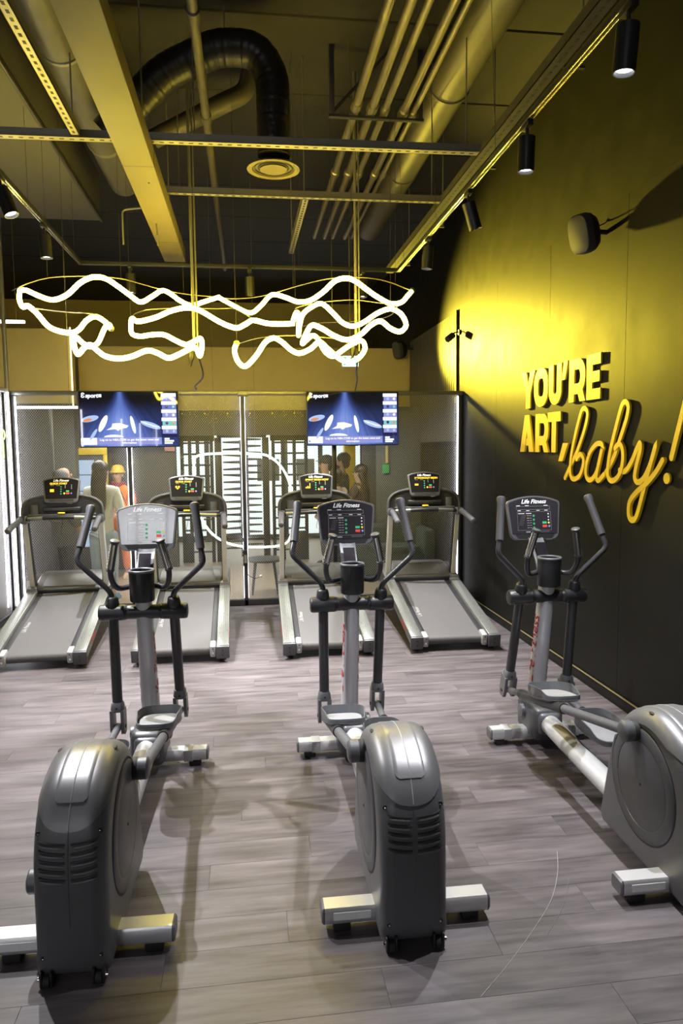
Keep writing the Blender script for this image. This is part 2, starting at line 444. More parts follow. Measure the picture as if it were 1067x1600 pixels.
_text = {}
def text(body, size, mt, parent, M, name='lettering', shear=0.0, bold=0.0, align='CENTER', extrude=.0006, stretch=1.0):
    key = (body, size, shear, bold, align, mt, stretch)
    if key not in _text:
        cu = bpy.data.curves.new('lettering', 'FONT'); cu.body = body; cu.size = size; cu.shear = shear; cu.offset = bold
        cu.align_x = align; cu.align_y = 'CENTER'; cu.extrude = extrude; cu.resolution_u = 3
        o = bpy.data.objects.new('lettering', cu); C.objects.link(o)
        dg = bpy.context.evaluated_depsgraph_get(); dg.update()
        me = bpy.data.meshes.new_from_object(o.evaluated_get(dg)); me.materials.clear(); me.materials.append(MT[mt])
        if stretch != 1.0:
            for v in me.vertices: v.co.x *= stretch
        bpy.data.objects.remove(o); bpy.data.curves.remove(cu); _text[key] = me
    o = bpy.data.objects.new(name, _text[key]); C.objects.link(o); o.parent = parent; o.matrix_local = M
    return o
def frame(o, x, y, z=None):
    """matrix with origin o, axes x and y"""
    x = Vector(x).normalized(); y = Vector(y).normalized(); z = x.cross(y).normalized(); y = z.cross(x)
    return Matrix(((x.x, y.x, z.x, o[0]), (x.y, y.y, z.y, o[1]), (x.z, y.z, z.z, o[2]), (0, 0, 0, 1)))

# ------------------------------------------------------------------ room shell
XR = 2.70      # face of the right wall panels
YP = 8.75      # the mesh partition
# floor
fl = G().bx(-2.9, 3.0, -6.0, 8.86, -.12, -.004).build('floor', 'planks'); struct(fl)
ROW, LEN = .19, 1.28
plank_full = G().bx(-LEN/2+.0004, LEN/2-.0004, -ROW/2+.0004, ROW/2-.0004, -.004, 0.0, .0006, 1).mesh('plank', 'planks', 20)
rowi = 0; yy = 1.5
while yy < 8.62:
    off = ((rowi*0.37) % 1.0)*LEN
    x = -2.72-LEN+off
    while x < 2.70:
        a, b = max(x, -2.72), min(x+LEN, 2.70)
        if b-a > .1:
            if b-a > LEN-.001:
                o = bpy.data.objects.new('plank', plank_full); C.objects.link(o)
            else:
                h = (b-a)/2
                o = G().bx(-h+.0004, h-.0004, -ROW/2+.0004, ROW/2-.0004, -.004, 0, .0006, 1).build('plank', 'planks', angle=20)
            o.parent = fl; o.location = ((a+b)/2, yy+ROW/2, 0)
        x += LEN
    yy += ROW; rowi += 1
# the curved white scuff across the planks in front
sc = [(0.775, 2.26), (.93, 2.40), (1.10, 2.57), (1.25, 2.74), (1.36, 2.92), (1.43, 3.08)]
G().tube([Vector((p.x, p.y, .0003)) for p in catmull([(a, b, 0) for a, b in sc], 6)], .0022, 6, flat=.5).build('scuff_mark', mat('scuff_white', (.38, .36, .36), .6), fl)
G().tube([Vector((p.x+.03, p.y-.05, .0003)) for p in catmull([(a, b, 0) for a, b in sc[2:5]], 6)], .0012, 6).build('scuff_mark', 'mid_grey', fl)

# right wall: a dark upper wall with large flat panels standing proud of it below
wr = struct(G().bx(XR+.03, XR+.2, -6, 18, -.1, 5.4).build('wall_right', 'wall_upper'))
edges = [8.93, 7.52, 6.16, 4.86, 3.53, 2.2, .9, -.4, -1.7]
for a, b in zip(edges[1:], edges[:-1]):
    G().bx(XR, XR+.03, a+.0012, b-.0012, .09, 3.695, .001, 1).build('panel', 'wall_black', wr)
G().bx(XR-.03, XR+.03, 8.935, 8.975, 0.0, 3.66, .004).build('edge_trim', 'seam_dark', wr)
slat = G().bx(XR+.006, XR+.03, -.041, .041, 2.0, 3.66, .008, 2).mesh('slat', 'slat_black')
y = 9.03
while y < 11.70:
    o = bpy.data.objects.new('slat', slat); C.objects.link(o); o.parent = wr; o.location = (0, y, 0); y += .094
bb = struct(G().bx(XR-.018, XR+.03, -1.7, 8.7, 0, .085, .003).build('baseboard_right', 'wall_upper'))
G().bx(XR-.024, XR-.012, -1.7, 8.7, .085, .094, .002).build('edge_strip', mat('brass_strip', (.45, .38, .18), .35, metal=.7), bb)

# ceiling slab of precast planks with open joints
ce = struct(G().bx(-6, 3.2, -6, 18, 5.32, 5.5).build('ceiling', 'slab'))
sl = G().bx(-4.6, 3.2, -.595, .595, 5.20, 5.32, .012, 1).mesh('slab_plank', 'slab')
for k in range(9):
    o = bpy.data.objects.new('slab_plank', sl); C.objects.link(o); o.parent = ce; o.location = (0, 3.9+k*1.2, 0)
# wall behind the camera and the wall beyond the side partition
struct(G().bx(-3.6, 3.0, -6.2, -6, -.1, 5.4).build('wall_back', 'hall_dark'))
wk = struct(G().bx(-3.5, -1.65, -6.02, -5.96, 3.75, 4.95, .01).build('window_6', 'frame_dark'))  # unseen lit panel, added so the left console reflects a white glare
for x in (-3.44, -2.82, -2.20): G().bx(x, x+.56, -5.957, -5.95, 3.81, 4.89).build('lit_pane', 'glare_pane', wk)
struct(G().bx(-6.2, -6.0, -6, 18, -.1, 5.4).build('wall_left', 'hall_dark'))
# long dropped bulkhead on the left
bk = struct(G().bx(-5.9, -1.51, 4.65, 8.2, 4.4, 4.9, .01).build('trim_1', 'bulkhead'))
G().bx(-1.512, -1.49, 4.65, 8.2, 4.385, 4.43, .004).build('edge_trim', 'strut_dark', bk)

# ------------------------------------------------------------------ mesh partition across the back
pt = sroot('wall_front', (0, YP, 0))
posts = [-2.68, -1.385, -.045, 1.066, 2.665]
for i, x in enumerate(posts):
    wd = .05 if i not in (0, 4) else .06
    G().bx(x-wd/2, x+wd/2, -.035, .035, 0, 2.58, .006).build('post', 'frame_dark', pt)
G().bx(-2.71, 2.695, -.04, .04, 2.575, 2.625, .006).build('top_rail', 'rail_grey', pt)
G().bx(-2.65, 2.64, -.035, .035, 0, .075, .006).build('bottom_rail', 'frame_dark', pt)
for a, b in zip(posts[:-1], posts[1:]):
    G().add([(a+.025, .012, .075), (b-.025, .012, .075), (b-.025, .012, 2.575), (a+.025, .012, 2.575)], [(0, 1, 2, 3)]).build('perforated_panel', 'perforated', pt)
    G().bx(a+.025, b-.025, .02, .028, .075, 2.575).build('glass_pane', 'pane', pt)
for x, s in ((-2.65, 1), (-1.4115, -1), (-1.3585, 1), (-.0715, -1), (-.0185, 1), (2.628, -1)):
    big = abs(x) > 2.5
    wd = .009 if big else .002
    G().bx(x-wd/2, x+wd/2, -.045, -.006, .1, 2.56).build('led_strip', 'led_white', pt)
# clip, power supply and lead on the middle post
G().bx(-.10, .02, -.048, -.035, 2.555, 2.63, .006).build('rail_joint', 'rail_grey', pt)
pw = thing('power_supply', 'small black power supply with a looping lead on the middle partition post', 'power supply', (-.045, YP, 0))
ps = G().bx(-.03, .025, -.075, -.0365, .50, .70, .006).build('casing', 'black_plastic', pw)
G().bx(-.018, .012, -.077, -.0745, .54, .64, .0005, 1).build('rating_label', 'grey_print', ps)
G().tube(catmull([(-.01, -.055, .70), (-.03, -.06, .85), (-.06, -.07, 1.0), (-.05, -.05, 1.2)], 6), .004, 6).build('lead', 'black_plastic', pw)
G().tube(catmull([(0, -.055, .50), (.02, -.07, .40), (.10, -.08, .35), (.17, -.06, .36)], 6), .004, 6).build('lead', 'black_plastic', pw)
G().ball((.18, -.06, .37), .018).build('plug', 'sticker', pw)
# slim pole at the left corner
lp = tag(G().bx(-2.73, -2.69, YP-.11, YP-.07, 0, 5.2, .004).build('corner_pole', 'galv'), 'tall slim steel pole at the left partition corner rising to the ceiling', 'pole')

# side partition along the left with light strips at its posts
sp_ = sroot('wall_side', (0, 0, 0))
sposts = [8.62, 4.8, 1.0, -1.7, -5.0]
G().bx(-2.88, -2.86, -5.9, 8.72, 0, 2.6, .003).build('backing_panel', 'bracket_grey', sp_)
G().bx(-2.78, -2.72, -5.9, 8.70, 2.60, 2.65, .005).build('top_rail', 'rail_grey', sp_)
G().bx(-2.78, -2.72, -5.9, 8.70, 0, .075, .005).build('bottom_rail', 'frame_dark', sp_)
for i, y in enumerate(sposts):
    G().bx(-2.775, -2.725, y-.025, y+.025, 0, 2.6, .005).build('post', 'frame_dark', sp_)
    G().bx(-2.80, -2.785, y-.05, y-.035, .12, 2.58, .001, 1).build('led_strip', 'led_white', sp_)
    G().lathe((-2.70, y, .12), (0, 0, 1), [(0, .010), (.004, .014), (2.476, .014), (2.48, .010)], 14).build('led_tube', 'led_side', sp_)
for a, b in zip(sposts[:-1], sposts[1:]):
    G().add([(-2.75, a-.03, .075), (-2.75, b+.03, .075), (-2.75, b+.03, 2.6), (-2.75, a-.03, 2.6)], [(0, 1, 2, 3)]).build('perforated_panel', 'perforated_side', sp_)
ns = tag(G().tube(fillet([(-2.70, 8.06, 2.05), (-2.70, 8.30, 2.05), (-2.70, 8.40, 2.04), (-2.70, 8.40, 1.86)], .03), .009, 8).build('neon_letter', 'green_neon_side'), 'bent green neon stroke mounted on the left side partition', 'neon sign')
rg = G().tube([Vector((-2.70, 8.42+.05*math.cos(t), 2.115+.05*math.sin(t))) for t in [2*PI*k/18 for k in range(18)]], .007, 8, closed=True).build('neon_ring', 'green_neon_side', ns)
for z in (2.05, 1.9): G().cyl((-2.745, 8.36, z), (-2.70, 8.36, z), .004, n=8).build('standoff', 'chrome', ns)

# ------------------------------------------------------------------ hall beyond the partition
struct(G().bx(-6, 3.0, 8.86, 18, -.12, 0.0).build('floor_hall', 'hall_floor'))
hw = struct(G().bx(-2.60, 2.72, 11.75, 11.95, 2.55, 3.56, .01).build('wall_hall', 'hall_wall'))
G().bx(-1.15, 2.0, 11.73, 11.95, 2.15, 2.55, .006).build('lintel', 'hall_dark', hw)
G().bx(-2.60, -1.15, 11.74, 11.95, 0, 2.55, .006).build('wall_panel', 'hall_dark', hw)
G().bx(2.0, 2.72, 11.0, 11.95, 0, 2.56, .006).build('wall_panel', 'hall_grey', hw)
for k in range(9): G().cyl((-1.02+k*.36, 11.728, 2.50), (-1.02+k*.36, 11.722, 2.50), .014, n=10).build('bolt_head', 'yellow_paint', hw)
wb = struct(G().bx(-4.4, -2.52, 11.0, 11.2, 2.62, 3.70, .01).build('trim_2', 'hall_wall'))
for x in (-4.4, -3.46): G().bx(x, x+.935, 11.0, 11.2, 0, 2.62, .01).build('wall_panel', 'hall_dark', wb)
G().bx(-2.535, -2.515, 10.985, 10.998, 2.55, 3.72, .002).build('edge_lamp', emit('edge_glow', (1, .85, .45), 2.0), wb)
G().bx(-2.62, -2.58, 10.0, 10.04, 0, 2.5, .004).build('door_post', 'hall_dark', wb)
struct(G().bx(-6, 3.0, 17, 17.2, -.1, 5.3).build('wall_far', 'hall_wall'))
# lit shop windows at the far side of the hall
for k, (a, b) in enumerate(((-1.6, -.86), (-.80, -.05), (.0, .76), (.82, 1.5), (1.56, 2.4))):
    wn = struct(G().bx(a-.03, b+.03, 15.0, 15.1, .05, 2.75, .01).build('window_%d' % (k+1), 'hall_dark'))
    G().bx(a+.02, b-.02, 14.985, 14.999, .12, 2.70).build('lit_pane', 'shop_window', wn)
    if k in (2, 3): 
        G().bx(a+.2, b-.1, 14.97, 14.984, 1.25, 1.7, .003).build('poster', 'hall_grey', wn)
bt = thing('batten_lamp', 'slim white batten lamp hanging above the left corner of the hall', 'lamp', (-2.9, 9.6, 3.555))
G().bx(-.5, .15, -.02, .02, -.018, .018, .006).build('tube', 'batten', bt)
for x in (-.4, .05): G().cyl((x, 0, .018), (x, 0, 1.63), .003, n=6).build('suspension_wire', 'galv', bt)
bt = thing('batten_lamp', 'white batten lamp seen through the mesh below the partition rail', 'lamp', (-2.62, 9.9, 2.50))
G().bx(-.75, .40, -.02, .02, -.016, .016, .006).build('tube', 'batten', bt)
for x in (-.5, .3): G().cyl((x, 0, .016), (x, 0, 2.69), .003, n=6).build('suspension_wire', 'galv', bt)

# green ring of neon hung just behind the partition
RING = [(-.655,1.726),(-.629,1.836),(-.441,1.873),(.109,1.867),(.307,1.809),(.464,1.631),(.548,1.372),(.575,1.047),(.506,.787),(.407,.716),(.246,.696),(-.035,.704),(-.273,.760),(-.467,.894),(-.594,1.114),(-.641,1.393)]
nr = tag(G().tube(catmull([(x, 8.93, z) for x, z in RING], 5, True), .014, 8, closed=True).build('neon_ring', 'green_neon'), 'large rounded green-white neon ring behind the mesh partition', 'neon sign')
for x in (-.4, .1): G().cyl((x, 8.93, 1.87), (x, 8.93, 5.2), .002, n=6).build('suspension_wire', 'galv', nr)

# exit sign
ex = thing('exit_sign', 'lit green and white running figure exit sign above the partition', 'sign', (1.385, 9.5, 3.075))
G().bx(-.115, .115, -.02, .02, -.075, .075, .006).build('housing', 'sticker', ex)
fc = G().bx(-.105, .105, -.026, -.02, -.066, .066).build('lit_face', 'exit_white', ex)
g_ = G().bx(-.10, -.055, -.030, -.026, -.055, .055); g_.build('door_symbol', 'exit_green', fc)
G().bx(.065, .10, -.030, -.026, -.055, .055).build('arrow_field', 'exit_green', fc)
fg = G().ball((.0, -.028, .035), .012, 10, 6)
fg.tube([(.0, -.028, .022), (-.01, -.028, -.012)], .009, 6).tube([(-.01, -.028, -.01), (.018, -.028, -.028), (.01, -.028, -.05)], .006, 6).tube([(-.01, -.028, -.01), (-.03, -.028, -.03), (-.045, -.028, -.03)], .006, 6).tube([(0, -.028, .018), (.025, -.028, .008)], .005, 6).tube([(0, -.028, .018), (-.022, -.028, .004)], .005, 6)
fg.build('running_figure', 'exit_green', fc)
G().cyl((0, 0, .075), (0, 0, 2.125), .008, n=8).build('hanger', 'galv', ex)

# full height turnstile and its cages
def rod(g, a, b, r=.018, n=8): return g.cyl(a, b, r, n=n)
ts = thing('turnstile', 'black full-height turnstile with stacked rotor bars in the doorway', 'turnstile', (-.09, 12.3, 0))
for x in (-.40, .40):
    G().bx(x-.055, x+.055, -.06, .06, 0, 2.12, .008).build('post', 'turnstile_black', ts)
G().bx(-.42, .42, -.05, .40, 2.12, 2.20, .02).build('canopy', 'turnstile_black', ts)
G().cyl((0, .25, .03), (0, .25, 2.08), .045).build('rotor_shaft', 'turnstile_black', ts)
bar = G()
for k in range(17):
    z = .20+k*.115; a = (.5 if k % 2 else -.15)
    b1 = G().tube([(0, .25, z), (-.33*math.cos(.12), .25-.33*math.sin(.12+.1*(k % 3)), z+.012*(k % 3)-.01)], [.028, .012], 8).build('rotor_bar', 'turnstile_black', ts)
    b2 = G().tube([(0, .25, z+.05), (.33, .25-.05*(k % 3), z+.05)], [.028, .012], 8).build('rotor_bar', 'turnstile_black', ts)
for sx, xs, label in ((-1, (-1.09, -.96, -.83, -.60), 'black barred cage left of the full-height turnstile'), (1, (.44, .60, .80, 1.0), 'black barred cage right of the full-height turnstile')):
    cg = thing('turnstile_cage', label, 'barrier', ((xs[0]+xs[-1])/2, 12.25, 0)); mx_ = (xs[0]+xs[-1])/2
    for x in xs: G().bx(x-mx_-.028, x-mx_+.028, -.03, .03, 0, 2.10, .004).build('post', 'turnstile_black', cg)
    for k in range(11):
        z = .18+k*.185
        rod(G(), (xs[0]-mx_, 0, z), (xs[-1]-mx_, 0, z), .016).build('rung', 'turnstile_black', cg)
    G().bx(xs[0]-mx_-.05, xs[-1]-mx_+.05, -.04, .04, 2.06, 2.16, .008).build('header', 'turnstile_black', cg)
    G().bx((xs[0] if sx < 0 else xs[2])-mx_-.02, (xs[1] if sx < 0 else xs[3])-mx_+.02, -.04, .04, .0, .5, .008).build('kick_plate', 'turnstile_black', cg)

# stool
st = thing('stool', 'round black stool on tapered legs behind the middle partition post', 'stool', (.20, 9.5, 0))
G().lathe((0, 0, .43), (0, 0, 1), [(0, .22), (.008, .255), (.022, .26), (.035, .25), (.036, .0)], 28).build('seat', 'wood_black', st)
for k in range(4):
    a = PI/4+k*PI/2
    G().cyl((.17*math.cos(a), .17*math.sin(a), .43), (.24*math.cos(a), .24*math.sin(a), 0), .019, .012, 10).build('leg', 'wood_black', st)

# green sofa
so = thing('sofa', 'dark green upholstered sofa behind the mesh near the right wall', 'sofa', (2.1, 10.35, 0))
G().bx(-.50, .50, .12, .32, .06, .78, .06, 3).build('backrest', 'sofa_green', so)
G().bx(-.48, .48, -.35, .14, .08, .40, .05, 3).build('base', 'sofa_green', so)
G().bx(-.36, .36, -.36, .12, .40, .50, .04, 3).build('seat_cushion', 'sofa_green', so)
for s in (-1, 1): G().bx(s*.50-.09, s*.50+.09, -.36, .32, .06, .74, .05, 3).build('armrest', 'sofa_green', so)
for x in (-.45, .45):
    for y in (-.3, .26): G().cyl((x, y, 0), (x, y, .07), .02, n=8).build('foot', 'wood_black', so)
tag(G().add([(-.18, -.02, 0), (.16, -.05, 0), (.14, .16, 0), (.02, .22, .05), (-.14, .2, .02)], [(0, 1, 2, 3, 4)]).build('cloth', 'green_cloth'), 'pale crumpled cloth lying on the sofa back by the right wall', 'cloth').location = (2.2, 10.53, .785)

# vending machine with yellow frame
vm = thing('vending_machine', 'yellow-framed vending machine with a lit pale front on the left', 'vending machine', (-2.36, 11.57, 0))
G().bx(-.22, .22, -.3, .15, 0, 1.90, .01).build('body', 'hall_dark', vm)
G().bx(-.24, .24, -.33, -.28, 1.86, 1.97, .008).build('frame_top', 'yellow_paint', vm)
G().bx(.18, .24, -.33, -.28, 0, 1.86, .008).build('frame_side', 'yellow_paint', vm)
sn = G().bx(-.20, .04, -.312, -.301, .45, 1.78, .002, 1).build('lit_front', 'kiosk_screen', vm)
for z in (.7, 1.0, 1.3, 1.55): G().bx(-.20, .04, -.318, -.312, z, z+.012).build('shelf', 'frame_dark', sn)
kp = G().bx(.08, .15, -.312, -.301, .9, 1.5, .003).build('keypad', 'black_plastic', vm)
for k, c_ in enumerate(('red_key', 'yellow_key', 'grey_print')): G().bx(.095, .135, -.318, -.312, 1.05+k*.12, 1.10+k*.12, .002, 1).build('key', c_, kp)

# yellow column and door in the right part of the hall
struct(G().bx(1.72, 1.92, 12.6, 12.8, 0, 2.4, .01).build('trim_4', 'yellow_paint'))
dr = struct(G().bx(1.78, 2.0, 11.02, 11.06, 0, 2.15, .004).build('door_1', 'hall_dark'))
es = G().bx(2.10, 2.20, 10.97, 10.998, 1.52, 1.66, .004).build('call_point', 'green_key', dr)
G().bx(2.15, 2.19, 10.97, 10.998, 1.68, 1.95, .003).build('notice_strip', 'hall_wall', dr)
tag(G().bx(-1.31, -1.15, 11.69, 11.735, 1.90, 1.99, .004).build('wall_sign', mat('peach_print', (.75, .4, .3), .5)), 'small peach and white sign below the left screen', 'sign')

# ------------------------------------------------------------------ ceiling services
def slotted(name, label, p0, p1, z, wd=.07, h=.05, mt='galv', group=None, pitch=.065, cat='ceiling rail', side=0):
    """perforated steel strut hung from the slab: channel, slots, hanger rods"""
    p0 = Vector((*p0, z)); p1 = Vector((*p1, z)); L = (p1-p0).length
    t = thing(name, label, cat, p0, math.atan2(p1.y-p0.y, p1.x-p0.x), group)
    g = G(); 
    g.bx(0, L, -wd/2, wd/2, 0, .006).bx(0, L, -wd/2, -wd/2+.005, 0, h).bx(0, L, wd/2-.005, wd/2, 0, h)
    g.build('channel', mt, t)
    s = G(); n = int(L/pitch)
    for k in range(n): s.bx(pitch*(k+.3), pitch*(k+.75), -.008, .008, -.0012, .0)
    o = s.build('slot_row', 'seam_dark', t); o['kind'] = 'stuff'
    for k in range(max(2, int(L/1.5)+1)):
        x = .12+(L-.24)*k/max(1, int(L/1.5))
        if side: G().bx(x-.012, x+.012, min(0, side-.012), max(0, side+.012), h, h+.012).build('hanger_arm', mt, t)
        G().cyl((x, side, h if side else .004), (x, side, 5.2-z), .005, n=6).build('hanger_rod', 'galv', t)
    return t
slotted('ceiling_strut', 'long slotted cross strut nearest the viewer, in front of the round air diffuser', (-4.2, 5.19), (1.70, 5.07), 4.0)
slotted('ceiling_strut', 'shorter slotted cross strut farther back, behind the round air diffuser', (-.62, 6.10), (1.72, 6.09), 4.0, .055)
slotted('ceiling_strut', 'slotted strut running lengthwise left of the pale boxed beam', (-1.08, 2.6), (-1.08, 5.14), 4.01, .06)
slotted('ceiling_strut', 'short slotted strut running back from the far cross strut', (.53, 6.13), (.51, 7.8), 4.0, .06)
slotted('cable_tray', 'long dark cable tray above the right lamp track', (1.70, -.5), (1.72, 8.5), 3.99, .09, .06, 'strut_dark', cat='cable tray', side=-.21)
# pale boxed beam
bm_ = thing('boxed_beam', 'pale boxed beam glowing yellow running lengthwise under the ceiling', 'beam', (-.69, 5.2, 3.85))
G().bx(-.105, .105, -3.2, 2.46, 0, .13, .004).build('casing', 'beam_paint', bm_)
for y in (-1.9, -.05, 1.75): G().bx(-.107, .107, y-.002, y+.002, -.0008, .131).build('joint', 'strut_dark', bm_)
for y in (-2.5, .25, 2.0): G().cyl((0, y, .13), (0, y, 1.35), .006, n=6).build('hanger_rod', 'galv', bm_)
G().cyl((.03, .25, -.003), (.03, .25, .0), .007, n=10).build('screw', 'seam_dark', bm_)
# big pale duct ending in an elbow
dg_ = thing('round_duct', 'pale round duct left of the boxed beam ending in a rounded cap', 'duct', (-1.16, 6, 4.62))
G().lathe((0, -4.5, 0), (0, 1, 0), [(0, .155), (6.0, .155), (6.12, .15), (6.2, .12), (6.25, .07), (6.27, 0)], 28).build('duct', 'duct_grey', dg_)
for y in (-2.6, -.9, .6): 
    G().lathe((0, y, 0), (0, 1, 0), [(0, .156), (.005, .164), (.035, .164), (.04, .156)], 28).build('collar', 'galv', dg_)
    G().cyl((0, y+.02, .16), (0, y+.02, .58), .005, n=6).build('hanger_rod', 'galv', dg_)
# cross duct at the top left
dc = thing('cross_duct', 'wide dark duct crossing overhead at the top left', 'duct', (-2.4, 4.62, 4.96))
G().cyl((-1.6, 0, 0), (1.25, 0, 0), .17, n=28).build('duct', 'duct_dark', dc)
for x in (-.6, .5):
    G().cyl((x, 0, 0), (x+.03, 0, 0), .178, n=28).build('collar', 'galv', dc)
    G().cyl((x+.015, 0, .17), (x+.015, 0, .24), .005, n=6).build('hanger_rod', 'galv', dc)
# ribbed flexible duct with a diffuser
fx = thing('flexible_duct', 'black ribbed flexible duct bending down to the round diffuser', 'duct', (.25, 5.62, 0))
path = fillet([(-1.25, .15, 4.30), (-.80, .05, 4.72), (-.40, 0, 4.90), (-.12, 0, 4.90), (0, 0, 4.72), (0, 0, 4.14)], .11, 3)
dense = []
for a, b in zip(path[:-1], path[1:]):
    n_ = max(1, int((b-a).length/.011))
    for k in range(n_): dense.append(a+(b-a)*k/n_)
dense.append(path[-1])
G().tube(dense, [.125+(.0012 if (i//3) % 2 else 0)+.0015*math.sin(i*.37)*math.sin(i*1.9) for i in range(len(dense))], 24).build('hose', 'duct_black', fx)
df = G().lathe((0, .13, 4.12), (0, 0, -1), [(0, .13), (.015, .15), (.02, .20), (.032, .205), (.036, .19), (.030, .165), (.016, .16), (.018, .0)], 32); 
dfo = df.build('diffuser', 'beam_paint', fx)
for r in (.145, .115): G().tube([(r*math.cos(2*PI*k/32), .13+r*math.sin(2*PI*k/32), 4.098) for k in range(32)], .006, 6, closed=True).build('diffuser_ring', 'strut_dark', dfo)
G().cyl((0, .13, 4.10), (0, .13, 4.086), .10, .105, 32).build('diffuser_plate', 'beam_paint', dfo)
G().cyl((-.35, 0, 5.02), (-.35, 0, 5.2), .005, n=6).build('hanger_rod', 'galv', fx)
f2 = thing('branch_duct', 'slim dark metal duct with an elbow behind the flexible duct', 'duct', (0, 6.5, 0))
G().tube(fillet([(-.75, .1, 4.62), (-.15, 0, 4.90), (.06, .0, 5.0), (.10, .02, 5.2)], .1), [.075]*14+[.08]*0 if False else .08, 18).build('duct', 'duct_dark', f2)
# conduits and pipes
def pipe(name, label, x, z, y0, y1, r, joints=(), mt='steel_pipe', group=None, hang=()):
    t = thing(name, label, 'pipe', (x, 0, z), 0, group)
    G().cyl((0, y0, 0), (0, y1, 0), r, n=14).build('pipe', mt, t)
    for y in joints: G().lathe((0, y-.06, 0), (0, 1, 0), [(0, r), (.01, r*1.35), (.11, r*1.35), (.12, r)], 14).build('coupling', mt, t)
    for y in hang: G().cyl((0, y, r), (0, y, 5.2-z), .005, n=6).build('hanger_rod', 'galv', t)
    return t
pipe('conduit', 'single dark lengthwise pipe right of the boxed beam', -.27, 4.6, 2, 11, .033, (4.7, 6.1), 'duct_dark', hang=(4.5, 6.3))
for k, (x, r, lab) in enumerate(((.94, .034, 'first pipe from the left in the overhead bundle of pipes'), (1.075, .034, 'second pipe from the left in the overhead bundle of pipes'), (1.185, .028, 'third pipe from the left in the overhead bundle of pipes'),
        (1.345, .032, 'fourth pipe from the left in the overhead bundle of pipes'), (1.432, .022, 'thin rightmost pipe in the overhead bundle of pipes'))):
    pipe('steel_pipe', lab, x, 4.7, 2.0, 9.6, r, (5.96+.03*k, 7.4), group='pipe bundle under the ceiling', hang=())
hb_ = thing('pipe_hanger', 'dark hanger frame carrying the bundle of pipes', 'hanger', (1.12, 6.06, 4.655))
G().bx(-.40, .40, -.02, .02, -.02, .0, .002).build('crossbar', 'strut_dark', hb_)
for x in (-.37, .37): G().bx(x-.02, x+.02, -.02, .02, 0, .56, .002).build('upright', 'strut_dark', hb_)
G().tube([(-.36, 0, .03), (.12, 0, .54)], .014, 6).build('brace', 'strut_dark', hb_)
lg = thing('main_duct', 'large dark round duct beside the pipe bundle on the right', 'duct', (1.70, 0, 4.90))
G().cyl((0, 1.5, 0), (0, 9.8, 0), .175, n=32).build('duct', 'duct_dark', lg)
for y in (3.4, 5.9, 7.7): G().lathe((0, y, 0), (0, 1, 0), [(0, .176), (.006, .184), (.04, .184), (.046, .176)], 32).build('collar', 'duct_dark', lg)
for y in (4.2, 6.4, 8.4): G().cyl((0, y, .175), (0, y, .30), .006, n=6).build('hanger_rod', 'galv', lg)
# conduit drops with plugs feeding the screens
for x, y, zt, zb, lab, xb in ((-.43, 6.3, 5.2, 2.62, 'left vertical conduit with a plug hanging behind the neon', -.62), (.995, 6.45, 5.2, 2.70, 'right vertical conduit with a plug hanging behind the neon', 1.06)):
    cd = thing('conduit_drop', lab, 'conduit', (x, y, 0))
    G().cyl((0, 0, zb+.15), (0, 0, zt), .013, n=10).build('conduit', 'galv', cd)
    G().cyl((.03, .0, zb+.1), (.03, .0, zt), .007, n=8).build('cable', 'galv', cd)
    G().lathe((-.02, 0, zb+.16), (-.12, 0, -1), [(0, .012), (.02, .022), (.07, .024), (.10, .015), (.14, .008)], 12).build('plug', 'black_plastic', cd)
    G().tube(catmull([(.03, 0, zb+.12), (.05, .3, zb-.03), (x*.18, 1.1, zb-.05), (x*.30, 2.02, 2.612)], 8), .008, 8).build('tail_cable', 'black_plastic', cd)
# small inverted U of conduit and thin drop wires
u = tag(G().tube(fillet([(-1.05, 6.7, 3.75), (-1.05, 6.7, 4.05), (-.75, 6.7, 4.09), (-.75, 6.7, 3.75)], .04), .008, 8).build('bent_conduit', 'galv'), 'thin bent conduit frame beside the boxed beam', 'conduit')
u2 = tag(G().tube(fillet([(-.93, 6.5, 4.25), (-.86, 6.5, 4.22), (-.80, 6.5, 4.30), (-.74, 6.4, 4.27), (-.72, 6.4, 3.75)], .03), .008, 8).build('cable_loop', 'galv'), 'looped cable coming from the pale duct end', 'cable')

